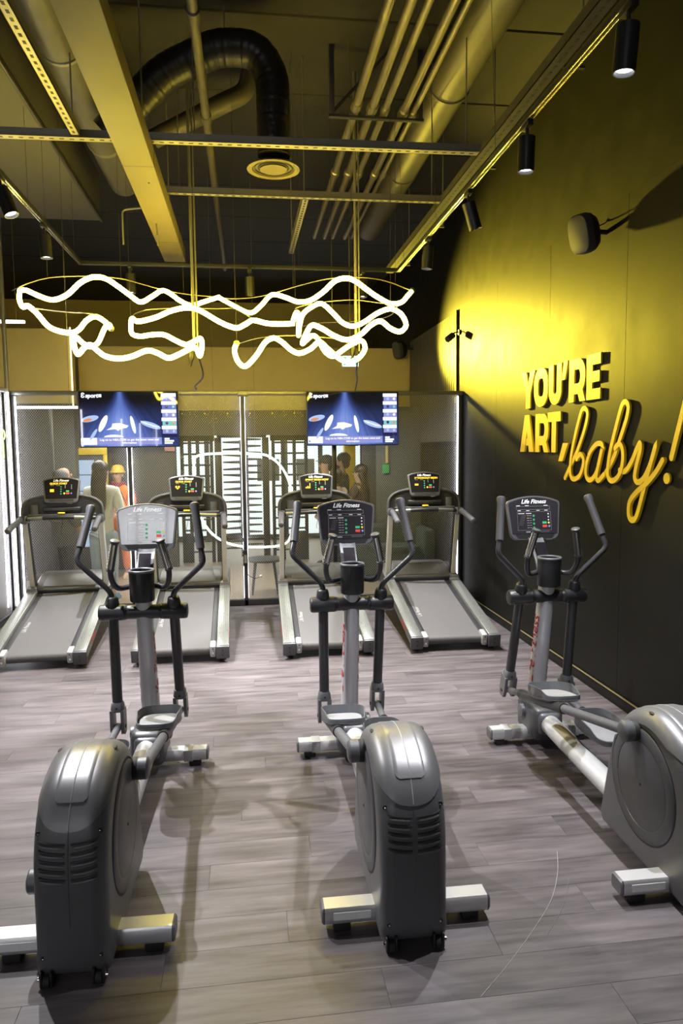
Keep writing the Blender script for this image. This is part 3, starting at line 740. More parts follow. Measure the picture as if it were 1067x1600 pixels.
# ------------------------------------------------------------------ lamp track and spot lamps
tk = thing('lamp_track', 'black rectangular lamp track framing the room under the ceiling', 'lamp track', (0, 0, 3.70))
G().bx(-1.55, 1.565, 7.225, 7.26, 0, .035, .002).build('rail', 'track_black', tk)
for s in (-1.54, 1.56):
    G().bx(s-.018, s+.018, -3.5, 7.26, 0, .035, .002).build('rail', 'track_black', tk)
    for e in (-.011, .011): G().bx(s+e-.0025, s+e+.0025, -3.5, 7.24, -.003, .0, .0005, 1).build('conductor', 'chrome', tk)
for x, y in ((-1.54, 7.0), (-1.54, 5.6), (-1.54, 4.2), (1.56, 4.4), (1.56, 5.8), (1.56, 7.0), (-.5, 7.24), (.55, 7.24)):
    G().cyl((x, y, .035), (1.50 if x > 1.5 else x, y, 1.5), .0015, n=6).build('suspension_wire', 'strut_dark', tk)
def spot_lamp(loc, tilt, label, on=True, power=1.0, aim=None):
    """track adapter, arm, cylinder head; the head leans by tilt (x, y) from straight down"""
    t = thing('spot_lamp', label, 'spot lamp', loc, 0, 'spot lamps on the track')
    G().bx(-.017, .017, -.05, .05, -.03, 0, .003).build('adapter', 'track_black', t)
    G().cyl((0, 0, -.03), (0, 0, -.075), .009, n=10).build('arm', 'track_black', t)
    d = Vector((tilt[0], tilt[1], -1)).normalized(); p = Vector((0, 0, -.075))
    hd = G().lathe(p, d, [(0, .02), (.003, .046), (.185, .046), (.185, .041), (.165, .038), (.164, 0)], 24).build('head', 'track_black', t)
    G().lathe(p+d*.1665, d, [(0, .0365), (.001, .0365), (.002, 0)], 24).build('lamp_face', 'lamp_face' if on else 'glass_dark', hd)
    if on:
        a = Vector(loc)+p+d*.20
        light('spot_light', 'SPOT', a, SPOT_W*power, (.97, .97, 1.0), a+d, .022, math.radians(74), .65)
    return t
spot_lamp((1.56, 2.85, 3.70), (-.05, .05), 'black spot lamp nearest the viewer on the right track', True, .5)
spot_lamp((1.56, 3.90, 3.70), (-.02, .02), 'second black spot lamp from the viewer on the right track', True, .8)
spot_lamp((1.56, 4.95, 3.70), (.35, .12), 'black spot lamp tilted toward the lettered wall, face unlit from here', False)
spot_lamp((1.56, 6.05, 3.70), (-.06, .04), 'black spot lamp farthest back on the right track', True, 1.3)
spot_lamp((-1.54, 5.0, 3.70), (.38, -.1), 'black spot lamp tilted to the right on the left track', True, 1.3)
spot_lamp((-1.54, 6.0, 3.70), (.06, -.03), 'upright black spot lamp near the corner of the left track', True, 1.3)
spot_lamp((-1.08, 7.243, 3.70), (.02, -.05), 'left spot lamp of the three on the back track', True, 1.3)
spot_lamp((.06, 7.243, 3.70), (.02, .15), 'middle spot lamp of the three on the back track, unlit from here', False)
spot_lamp((1.19, 7.243, 3.70), (-.02, -.05), 'right spot lamp of the three on the back track', True, 1.3)
# lamps of the same track that stand outside the picture, towards and behind the viewer
LAMPS_BEHIND = ((-1.54, 3.9, .25, .0),)
for x, y, a, b in LAMPS_BEHIND:
    spot_lamp((x, y, 3.70), (a, b), 'third black spot lamp from the corner on the left track', True, .65)

# ------------------------------------------------------------------ neon
NA = [(-1.896,6.526,3.300),(-1.814,6.411,3.280),(-1.674,6.270,3.206),(-1.537,6.158,3.154),(-1.415,6.112,3.186),(-1.306,6.092,3.277),(-1.202,6.083,3.323),(-1.105,6.104,3.318),(-1.019,6.137,3.267),(-0.940,6.218,3.216),(-0.867,6.312,3.178),(-0.790,6.420,3.243),(-0.709,6.523,3.321),(-0.642,6.588,3.308),(-0.574,6.652,3.266),(-0.475,6.712,3.235),(-0.351,6.762,3.282),(-0.235,6.821,3.331),(-0.221,6.829,3.327),(-0.123,6.853,3.280),(0.015,6.816,3.204),(0.084,6.783,3.195),(0.164,6.713,3.251),(0.251,6.612,3.319),(0.358,6.451,3.269),(0.461,6.293,3.198),(0.561,6.153,3.184),(0.661,6.042,3.234),(0.753,5.970,3.308),(0.847,5.939,3.323),(0.918,5.933,3.297),(1.010,5.947,3.238),(1.108,5.987,3.187),(1.237,6.081,3.154),(1.365,6.235,3.196),(1.444,6.328,3.272),(1.498,6.389,3.332)]
FRA = [(-2.006,6.677,3.330),(-1.812,6.411,3.330),(-1.575,6.175,3.330),(-1.372,6.098,3.330),(-1.167,6.080,3.330),(-0.993,6.146,3.330),(-0.877,6.290,3.330),(-0.725,6.507,3.330),(-0.537,6.685,3.330),(-0.254,6.800,3.330),(-0.230,6.827,3.330),(-0.082,6.863,3.330),(0.117,6.769,3.330),(0.269,6.589,3.330),(0.429,6.340,3.330),(0.596,6.106,3.330),(0.727,5.979,3.330),(0.882,5.927,3.330),(1.067,5.956,3.330),(1.238,6.081,3.330),(1.418,6.297,3.330),(1.525,6.420,3.330)]
NB = [(-1.896,6.526,3.303),(-1.828,6.267,3.177),(-1.731,6.009,3.068),(-1.617,5.750,3.024),(-1.565,5.780,2.978),(-1.483,5.810,2.879),(-1.364,5.840,2.844),(-1.290,5.870,2.866),(-1.228,5.900,2.947),(-1.178,5.983,2.995),(-1.128,6.067,2.977),(-1.086,6.150,2.931),(-1.113,6.167,2.968),(-1.153,6.183,2.918),(-1.203,6.200,2.824),(-1.254,6.150,2.781),(-1.302,6.100,2.800),(-1.356,6.050,2.848),(-1.353,6.000,2.785),(-1.310,5.925,2.691),(-1.242,5.850,2.731),(-1.185,5.812,2.748),(-1.131,5.775,2.702),(-1.061,5.737,2.652),(-0.959,5.700,2.632),(-0.859,5.680,2.646),(-0.742,5.660,2.688),(-0.660,5.640,2.667),(-0.579,5.620,2.629),(-0.496,5.600,2.655),(-0.401,5.650,2.711),(-0.369,5.700,2.706),(-0.352,5.750,2.663),(-0.341,5.875,2.742),(-0.355,6.000,2.832),(-0.409,6.025,2.814),(-0.481,6.050,2.791),(-0.569,6.075,2.829),(-0.657,6.100,2.875),(-0.764,6.125,2.878),(-0.855,6.150,2.869),(-0.918,6.133,2.887),(-0.923,6.117,2.953),(-0.908,6.100,3.003),(-0.856,6.062,2.974),(-0.713,6.025,3.001),(-0.588,5.987,3.047),(-0.464,5.950,3.067),(-0.361,5.930,3.048),(-0.242,5.910,2.978),(-0.212,5.890,2.958),(-0.144,5.870,2.922),(-0.058,5.850,2.897),(0.011,5.860,2.930),(0.072,5.870,2.962),(0.184,5.880,2.941),(0.306,5.890,2.939),(0.403,5.900,2.947)]
NC = [(0.395,5.900,2.968),(0.426,5.950,3.043),(0.449,6.000,3.021),(0.449,6.050,2.941),(0.450,6.100,2.881),(0.464,6.125,2.972),(0.495,6.150,3.066),(0.562,6.175,3.126),(0.658,6.200,3.168),(0.748,6.180,3.093),(0.838,6.160,3.000),(0.928,6.140,2.971),(1.019,6.120,3.005),(1.128,6.100,3.075),(1.228,6.033,3.100),(1.306,5.967,3.044),(1.332,5.900,2.944),(1.267,5.833,2.880),(1.173,5.767,2.894),(1.080,5.700,2.938),(0.997,5.675,2.903),(0.906,5.650,2.822),(0.798,5.625,2.779),(0.693,5.600,2.804),(0.614,5.650,2.861),(0.534,5.700,2.901),(0.495,5.750,2.859),(0.462,5.850,2.780),(0.512,5.950,2.829),(0.561,6.000,2.867),(0.611,6.050,2.845),(0.670,6.100,2.754),(0.733,6.087,2.708),(0.787,6.075,2.734),(0.878,6.062,2.796),(0.979,6.050,2.836),(0.993,5.950,2.754),(0.918,5.850,2.662),(0.824,5.817,2.631),(0.731,5.783,2.670),(0.649,5.750,2.733),(0.588,5.733,2.776),(0.516,5.717,2.719),(0.429,5.700,2.682),(0.362,5.725,2.710),(0.296,5.750,2.772),(0.230,5.775,2.809),(0.161,5.800,2.778),(0.091,5.830,2.680),(0.003,5.860,2.597),(-0.056,5.890,2.635),(-0.084,5.920,2.725),(-0.066,5.950,2.789)]
FBS = [[(-1.569,5.685,3.000),(-1.470,5.779,3.000),(-1.329,5.855,3.000),(-1.176,5.897,3.000),(-1.118,6.200,3.000)],
[(-0.991,6.658,3.100),(-0.944,6.447,3.100),(-0.768,6.211,3.100),(-0.497,6.143,3.100),(-0.218,6.139,3.100),(-0.076,6.146,3.100),(0.081,6.632,3.100)],
[(-0.048,6.374,2.850),(0.098,6.092,2.850),(0.237,5.954,2.850),(0.482,5.915,2.850),(0.708,6.016,2.850),(0.966,6.145,2.850)],
[(0.435,6.202,3.120),(0.496,6.039,3.120),(0.660,5.884,3.120),(0.860,5.791,3.120),(1.049,5.861,3.120),(1.285,6.040,3.120),(1.300,6.490,3.120),(1.157,6.700,3.120),(0.966,6.795,3.120),(0.727,6.871,3.120),(0.567,7.065,3.120)]]
ne = thing('neon_lamp', 'large looping tangle of glowing yellow-white neon tube hung from the ceiling', 'neon lamp', (0, 0, 0))
RN = .0195
for P in (NA, NB, NC):
    G().tube(catmull(P, 5), RN, 10).build('neon_tube', 'neon', ne)
for e in (NA[-1], NC[-1], NB[11]):
    G().ball(e, .027, 10, 6).build('end_cap', 'steel_pipe', ne)
G().tube(catmull(FRA, 4), .0042, 6).build('support_hoop', 'steel_pipe', ne)
for P in FBS: G().tube(catmull(P, 4), .004, 6).build('support_hoop', 'steel_pipe', ne)
for p in (FRA[2], FRA[5], FRA[8], FRA[11], FRA[14], FRA[17], (1.295, 6.149, 3.33), NB[6], NB[31], NC[9], NC[14], NC[-1], NB[42], FBS[3][0]):
    G().cyl(p, (p[0], p[1], 4.4 if p[0] < -1.5 else 5.2), .0014, n=5).build('suspension_wire', 'strut_dark', ne)
# unseen yellow flood beyond the partition, washing the lettered wall
light('flood_light', 'SPOT', (1.45, 11.2, 3.45), WASH_W, (1.0, .78, .06), (2.70, 7.9, 3.55), .10, math.radians(52), 1.0)

# ------------------------------------------------------------------ television screens
def tv(loc, label):
    t = thing('television', label, 'television', loc, 0, 'screens above the treadmills')
    W, H = 1.12, .645
    G().bx(-W/2, W/2, .006, .05, 0, H, .006).build('casing', 'black_plastic', t)
    s = G().bx(-W/2+.008, W/2-.008, .0, .006, .012, H-.008).build('screen', 'tv_picture', t)
    G().bx(-.06, .06, -.004, .01, -.006, .012, .002).build('sensor_bar', 'black_plastic', t)
    G().bx(-.12, .12, .05, .13, .12, .36, .01).build('wall_bracket', 'black_plastic', t)
    G().bx(-.03, .03, .13, .155, .10, H+.0, .004).build('hook_bar', 'frame_dark', t)
    def quad(x0, x1, z0, z1, m_, nm, d=.0012): return G().bx(x0, x1, -d, -.0002, z0, z1).build(nm, m_, s)
    L = -W/2
    # caption band and side column
    quad(L+.19, L+.92, .030, .112, 'tv_lilac', 'caption_band')
    quad(L+.012, L+.19, .030, .112, 'tv_white', 'caption_box')
    quad(L+.022, L+.04, .045, .065, 'tv_blue', 'caption_mark', .002)
    FX = frame((0, 0, 0), (1, 0, 0), (0, 0, 1))
    def tx(b, x, z, size, m_='tv_white', **k):
        return text(b, size, m_, s, Matrix.Translation((x, -.0026, z)) @ FX, **k)
    tx('Log on to NBA.COM to get the latest news and', L+.555, .087, .034, bold=.0008)
    tx('information', L+.555, .052, .034, bold=.0008)
    tx('Ɛ', L+.052, .594, .072, name='channel_mark', bold=.003)
    tx('sport', L+.150, .592, .064, name='channel_name', bold=.003, shear=.1)
    quad(L+.225, L+.258, .576, .610, 'tv_white', 'channel_square', .002)
    quad(L+.92, L+1.098, .115, .625, 'tv_navy', 'side_column', .0008)
    for k, m_ in enumerate(('tv_lilac', 'tv_blue', 'tv_lilac', 'tv_teal', 'tv_lilac')):
        z1 = .582-k*.094
        quad(L+.925, L+1.095, z1, z1+.040, 'tv_white', 'score_heading', .0014)
        quad(L+.935, L+1.095, z1-.052, z1, m_, 'score_row', .0014)
        G().ball((L+.985, -.002, z1-.022), .017, 12, 6, (1, .12, 1.1)).build('portrait', 'tv_dark' if k % 2 else 'tv_pale', s)
        G().ball((L+1.062, -.002, z1-.024), .016, 12, 6, (1, .12, 1)).build('team_badge', ('tv_white', 'tv_teal', 'tv_white', 'tv_orange', 'tv_pale')[k], s)
    for (x0, x1, z0, z1) in ((.952, 1.01, .085, .105), (.952, 1.06, .060, .080), (.952, 1.045, .036, .055)):
        quad(L+x0, L+x1, z0, z1, 'tv_white', 'sponsor_block', .0014)
    # bright court lights and ring shaped graphics in the picture
    def blob(pts, m_, nm, d=.0016):
        M_ = Matrix(((1, 0, 0, 0), (0, 0, -1, -.0002), (0, 1, 0, 0), (0, 0, 0, 1)))
        return G().prism([(L+x, z) for x, z in pts], M_, d).build(nm, m_, s)
    def ell(cx, cz, a, b, rot, n_=20): return [(cx+a*math.cos(t)*math.cos(rot)-b*math.sin(t)*math.sin(rot), cz+a*math.cos(t)*math.sin(rot)+b*math.sin(t)*math.cos(rot)) for t in [2*PI*k/n_ for k in range(n_)]]
    blob(ell(.265, .275, .105, .032, 1.12), 'tv_white', 'light_streak')
    blob(ell(.155, .150, .075, .018, 1.0), 'tv_pale', 'light_streak')
    blob(ell(.60, .26, .105, .022, 1.78), 'tv_white', 'light_streak')
    blob(ell(.12, .33, .10, .034, .22), 'tv_pale', 'winged_shape')
    blob(ell(.095, .315, .05, .018, .2), 'tv_orange', 'winged_shape_core', .0022)
    blob([(.30, .20), (.36, .235), (.37, .275), (.45, .28), (.55, .25), (.53, .225), (.47, .215), (.43, .19), (.40, .21)], 'tv_white', 'winged_shape')
    blob(ell(.80, .255, .12, .032, -.33), 'tv_pale', 'winged_shape')
    for k in range(5): blob(ell(.72+.035*k, .285-.012*k, .040, .0045, -.5+.1*k, 12), 'tv_white', 'wing_line', .0022)
    blob([(.27, .118)]+[(.38+.11*math.cos(t), .118+.028*math.sin(t)) for t in [PI-PI*k/12 for k in range(13)]], 'tv_white', 'court_arc')
    return t
tv((-1.345, 8.54, 1.962), 'left television over the left pair of treadmills, with bright streaks reflected on it')
tv((1.275, 8.54, 1.958), 'right television over the right pair of treadmills')

# ------------------------------------------------------------------ loudspeakers and wall camera
def loudspeaker(loc, rz, tilt, label):
    t = thing('loudspeaker', label, 'loudspeaker', loc, 0, None)
    R = Matrix.Rotation(rz, 4, 'Z') @ Matrix.Rotation(tilt, 4, 'X')
    def ring(y, a, b, n_=24): return [R @ Vector((a*math.copysign(abs(math.cos(q))**.6, math.cos(q)), y, b*math.copysign(abs(math.sin(q))**.6, math.sin(q)))) for q in [2*PI*k/n_ for k in range(n_)]]
    G().loft([ring(-.045, .093, .143), ring(-.01, .092, .140), ring(.06, .070, .112), ring(.10, .045, .07)]).build('cabinet', 'black_plastic', t)
    G().loft([ring(-.115, .070, .118), ring(-.11, .082, .132), ring(-.09, .090, .140), ring(-.045, .095, .145)]).build('grille', 'charcoal_plastic', t)
    return t, R
ls, R = loudspeaker((2.53, 5.14, 3.50), math.radians(-62), math.radians(16), 'egg-shaped loudspeaker on the right wall above the yellow lettering')
G().tube([R @ Vector((0, .10, 0)), Vector((.14, .03, .02)), Vector((.195, .03, .02))], .018, 8).build('arm', 'black_plastic', ls)
G().bx(.185, .199, -.02, .08, -.05, .06, .004).build('wall_plate', 'black_plastic', ls)
G().tube(catmull([R @ Vector((0, .09, .03)), Vector((.16, .03, .09)), Vector((.18, .0, .16)), Vector((.198, -.02, .17))], 5), .005, 6).build('cable', 'black_plastic', ls)
ls, R = loudspeaker((2.50, 11.45, 3.50), math.radians(-58), math.radians(12), 'small loudspeaker far back on the slatted wall')
G().tube([R @ Vector((0, .10, 0)), Vector((.13, .03, .02)), Vector((.205, .03, .02))], .018, 8).build('arm', 'black_plastic', ls)
cm = thing('wall_camera', 'small dark cylinder camera on the slatted wall by the panel edge', 'camera', (2.60, 8.84, 3.33))
d = Vector((-.62, -.35, -.45)).normalized()
G().lathe((0, 0, 0), d, [(0, .03), (.005, .04), (.12, .04), (.122, .034), (.115, 0)], 18).build('body', 'track_black', cm)
G().tube([(0, 0, 0), (.03, .03, .035), (.08, .03, .04)], .01, 8).build('arm', 'track_black', cm)
G().cyl((.078, .03, .04), (.092, .03, .04), .035, n=16).build('wall_plate', 'track_black', cm)

# ------------------------------------------------------------------ wall lettering
lt = thing('wall_lettering', 'raised yellow letters on the black wall reading YOU\'RE ART, baby!', 'lettering', (XR-.006, 0, 0))
TH = .014
_th = [0]
def th_():
    _th[0] = (_th[0]+1) % 7; return TH+.0007*_th[0]
MW = Matrix(((0, 0, -1, 0), (-1, 0, 0, 0), (0, 1, 0, 0), (0, 0, 0, 1)))     # sheet x -> -Y, sheet y -> Z, height -> -X
def ribbon(g, pts, wd, closed=False, round_=False):
    P = [Vector((x, y)) for x, y in pts]; n_ = len(P); L_, R_ = [], []
    for i in range(n_):
        a = P[i-1] if (i or closed) else None; b = P[(i+1) % n_] if (i < n_-1 or closed) else None
        t1 = (P[i]-a).normalized() if a is not None else None; t2 = (b-P[i]).normalized() if b is not None else None
        if t1 is None: t1 = t2
        if t2 is None: t2 = t1
        t = (t1+t2)
        if t.length < .05: t = t1
        t.normalize(); nn = Vector((-t.y, t.x)); k = 1/max(.55, abs(nn.dot(Vector((-t1.y, t1.x)))))
        L_.append(P[i]+nn*wd/2*k); R_.append(P[i]-nn*wd/2*k)
    t0 = th_(); hh = [t0+(.006*i/n_ if round_ else 0) for i in range(n_)]
    rings = [[MW @ Vector((L_[i].x, L_[i].y, 0)), MW @ Vector((R_[i].x, R_[i].y, 0)), MW @ Vector((R_[i].x, R_[i].y, hh[i])), MW @ Vector((L_[i].x, L_[i].y, hh[i]))] for i in range(n_)]
    if closed: rings.append(rings[0])
    g.loft(rings, True, not closed)
    if round_:
        for p, h_ in ((P[0], hh[0]-.0004), (P[-1], hh[-1]-.0004)): g.prism([(p.x+wd/2*math.cos(2*PI*k/16), p.y+wd/2*math.sin(2*PI*k/16)) for k in range(16)], MW, h_)
    return g
def poly(g, pts): return g.prism(pts, MW, th_())
# each glyph: left Y, right Y on the wall, bottom z, top z
def glyph(ch, yl, yr, z0, z1):
    X0, X1 = -yl, -yr; Wd = X1-X0; Hh = z1-z0; s = .092; g = G()
    X = lambda u: X0+u*Wd
    Z = lambda v: z0+v*Hh
    if ch == 'Y':
        poly(g, [(X(0), Z(1)), (X(.36), Z(1)), (X(.52), Z(.62)), (X(.66), Z(1)), (X(1), Z(1)), (X(.68), Z(.40)), (X(.68), Z(0)), (X(.35), Z(0)), (X(.35), Z(.40))])
    elif ch == 'O':
        cx, cz = X(.5), Z(.5); a, b = Wd/2-s/2, Hh/2-s/2
        ribbon(g, [(cx+a*math.copysign(abs(math.cos(t))**.8, math.cos(t)), cz+b*math.copysign(abs(math.sin(t))**.8, math.sin(t))) for t in [2*PI*k/36 for k in range(36)]], s, True)
    elif ch == 'U':
        r = Wd/2-s/2
        ribbon(g, [(X0+s/2, Z(1))]+[(X(.5)-r*math.cos(t), z0+s/2+r*.95-r*.95*math.sin(t)) for t in [PI*k/16 for k in range(17)]]+[(X1-s/2, Z(1))], s)
    elif ch == 'R':
        ribbon(g, [(X0+s/2, z0), (X0+s/2, z1)], s)
        r = Hh*.285
        ribbon(g, [(X0+s*.5, z1-s/2), (X1-s/2-r*.75, z1-s/2)]+[(X1-s/2-r*.75+r*.75*math.sin(t), z1-s/2-r+r*math.cos(t)) for t in [PI*k/10 for k in range(1, 10)]]+[(X1-s/2-r*.75, z1-s/2-2*r), (X0+s*.5, z1-s/2-2*r)], s*.92)
        poly(g, [(X(.42), Z(.40)), (X(.75), Z(.40)), (X(1.02), Z(0)), (X(.68), Z(0))])
    elif ch == 'E':
        ribbon(g, [(X0+s/2, z0), (X0+s/2, z1)], s)
        for v in (0, .5, 1): 
            zc = z0+s*.45+(Hh-s*.9)*v
            ribbon(g, [(X0, zc), (X1 if v != .5 else X(.93), zc)], s*.9)
    elif ch == 'A':
        poly(g, [(X(0), z0), (X(.34), z0), (X(.61), z1), (X(.34), z1)])
        poly(g, [(X(1), z0), (X(.67), z0), (X(.38), z1), (X(.66), z1)])
        ribbon(g, [(X(.22), Z(.27)), (X(.80), Z(.27))], s*.75)
    elif ch == 'T':
        ribbon(g, [(X0, z1-s*.46), (X1, z1-s*.46)], s*.92); ribbon(g, [(X(.5), z0), (X(.5), z1-.01)], s)
    elif ch == "'":
        poly(g, [(X(.35), z1), (X(1), z1), (X(.55), z0), (X(.0), z0)])
    g.build('letter', 'sign_yellow', lt)
for ch, a, b in (('Y', 6.755, 6.43), ('O', 6.445, 6.13), ('U', 6.11, 5.855), ('R', 5.705, 5.415), ('E', 5.40, 5.175)): glyph(ch, a, b, 2.29, 2.64)
glyph("'", 5.845, 5.735, 2.49, 2.645)
for ch, a, b in (('A', 6.765, 6.43), ('R', 6.40, 6.10), ('T', 6.12, 5.855)): glyph(ch, a, b, 1.875, 2.228)
gq = G(); poly(gq, [(-5.80, 1.955), (-5.70, 1.955), (-5.80, 1.80), (-5.885, 1.80)]); gq.build('comma', 'sign_yellow', lt)
BABY = [[(5.760,1.660),(5.667,1.756),(5.551,1.876),(5.441,2.027),(5.382,2.139),(5.377,2.199),(5.423,2.228),(5.479,2.204),(5.559,2.056),(5.628,1.894),(5.655,1.766),(5.644,1.683),(5.581,1.656),(5.484,1.689),(5.429,1.762),(5.421,1.828),(5.476,1.863),(5.537,1.823)],
[(5.115,1.912),(5.137,1.943),(5.217,1.943),(5.315,1.878),(5.377,1.772),(5.369,1.688),(5.294,1.662),(5.197,1.734),(5.122,1.912),(5.171,1.786),(5.198,1.692),(5.162,1.664),(5.079,1.713)],
[(5.079,1.713),(4.959,1.831),(4.857,1.992),(4.779,2.131),(4.762,2.207),(4.802,2.241),(4.852,2.212),(4.923,2.065),(4.995,1.896),(5.027,1.756),(5.011,1.691),(4.951,1.671),(4.865,1.713),(4.817,1.802),(4.818,1.897),(4.864,1.944),(4.925,1.912)],
[(4.860,1.753),(4.784,1.748),(4.698,1.820),(4.631,1.913),(4.597,1.946),(4.591,1.897),(4.636,1.783),(4.649,1.706),(4.602,1.677),(4.524,1.719),(4.449,1.825),(4.401,1.934),(4.449,1.825),(4.533,1.621),(4.607,1.447),(4.663,1.406),(4.711,1.438),(4.704,1.532),(4.616,1.608),(4.482,1.683),(4.381,1.761),(4.314,1.834)]]
wd_ = G()
for P in BABY: ribbon(wd_, [(-p.x, p.y) for p in catmull([(a, b, 0) for a, b in P], 5)], .040, False, True)
wd_.build('script_word', 'sign_yellow', lt)
ex_ = [(4.225,1.853),(4.075,2.254)]
g = G(); ribbon(g, [(-a, b) for a, b in ex_], .046, False, True); g.build('exclamation_stroke', 'sign_yellow', lt)
g = G(); g.prism([(-4.273+.036*math.cos(2*PI*k/18), 1.717+.036*math.sin(2*PI*k/18)) for k in range(18)], MW, TH); g.build('exclamation_dot', 'sign_yellow', lt)
for (y, z) in ((6.6, 2.46), (6.3, 2.32), (5.9, 2.4), (5.5, 2.45), (5.3, 2.45), (6.6, 2.0), (6.3, 2.0), (5.98, 2.1), (5.5, 1.9), (5.05, 1.75), (4.6, 1.7), (4.2, 1.95)):
    G().cyl((.0, y, z), (.0058, y, z), .008, n=8).build('standoff', 'seam_dark', lt)

# ------------------------------------------------------------------ cross trainers
HW = .132
PROF = [(-.095, .028), (-.160, .035), (-.186, .13), (-.188, .30), (-.182, .44), (-.165, .54), (-.125, .625), (-.06, .692), (.03, .735), (.13, .755), (.24, .742), (.34, .695), (.41, .62), (.46, .50), (.505, .34), (.545, .17), (.56, .09), (.535, .050)]
def resample(pts, n_):
    d = [0]
    for a, b in zip(pts[:-1], pts[1:]): d.append(d[-1]+(b-a).length)
    out = []; j = 0
    for k in range(n_):
        t = d[-1]*k/(n_-1)
        while j < len(d)-2 and d[j+1] < t: j += 1
        f = (t-d[j])/max(1e-9, d[j+1]-d[j]); out.append(pts[j].lerp(pts[j+1], min(1, max(0, f))))
    return out
_dense = catmull([(0, y, z) for y, z in PROF], 10)
def corner_radius(z, y):
    if y > .3 and z < .55: return .022
    if z > .60: return .066
    if z > .45: return .055+(z-.45)/.15*.011
    return .055 if z > .1 else .03
def hull_ring(pts, th, sgn, off):
    """the profile moved to one rounding step th between the side face (0) and the crown (90 degrees)"""
    out = []; n_ = len(pts)
    for i, p in enumerate(pts):
        t = pts[min(i+1, n_-1)]-pts[max(i-1, 0)]
        nrm = Vector((0, -t.z, t.y))
        nrm.normalize()
        if nrm.dot(p-Vector((0, .16, .38))) < 0: nrm = -nrm
        R_ = corner_radius(p.z, p.y)
        q = p-nrm*(R_*(1-math.sin(th)))+nrm*off*math.sin(th)
        out.append(Vector((sgn*(HW-R_*(1-math.cos(th))+off*math.cos(th)), q.y, q.z)))
    return out
def crown_ring(pts, f, off):
    base = hull_ring(pts, PI/2, 1, off)
    return [Vector((q.x*f, q.y, q.z)) for q in base]
CROWN = (-.75, -.5, -.25, 0, .25, .5, .75)
def rear_y(x, z):
    """depth of the rear face at height z and offset x"""
    i = min(range(len(_dense)//2), key=lambda k: abs(_dense[k].z-z) if _dense[k].y < -.03 else 9)
    R_ = corner_radius(z, -.18); ax = abs(x)-(HW-R_)
    e = 0 if ax <= 0 else R_*(1-math.sqrt(max(0, 1-(ax/R_)**2)))
    return _dense[i].y+e
THS = [0, PI/10, PI/5, .3*PI, .4*PI, PI/2]
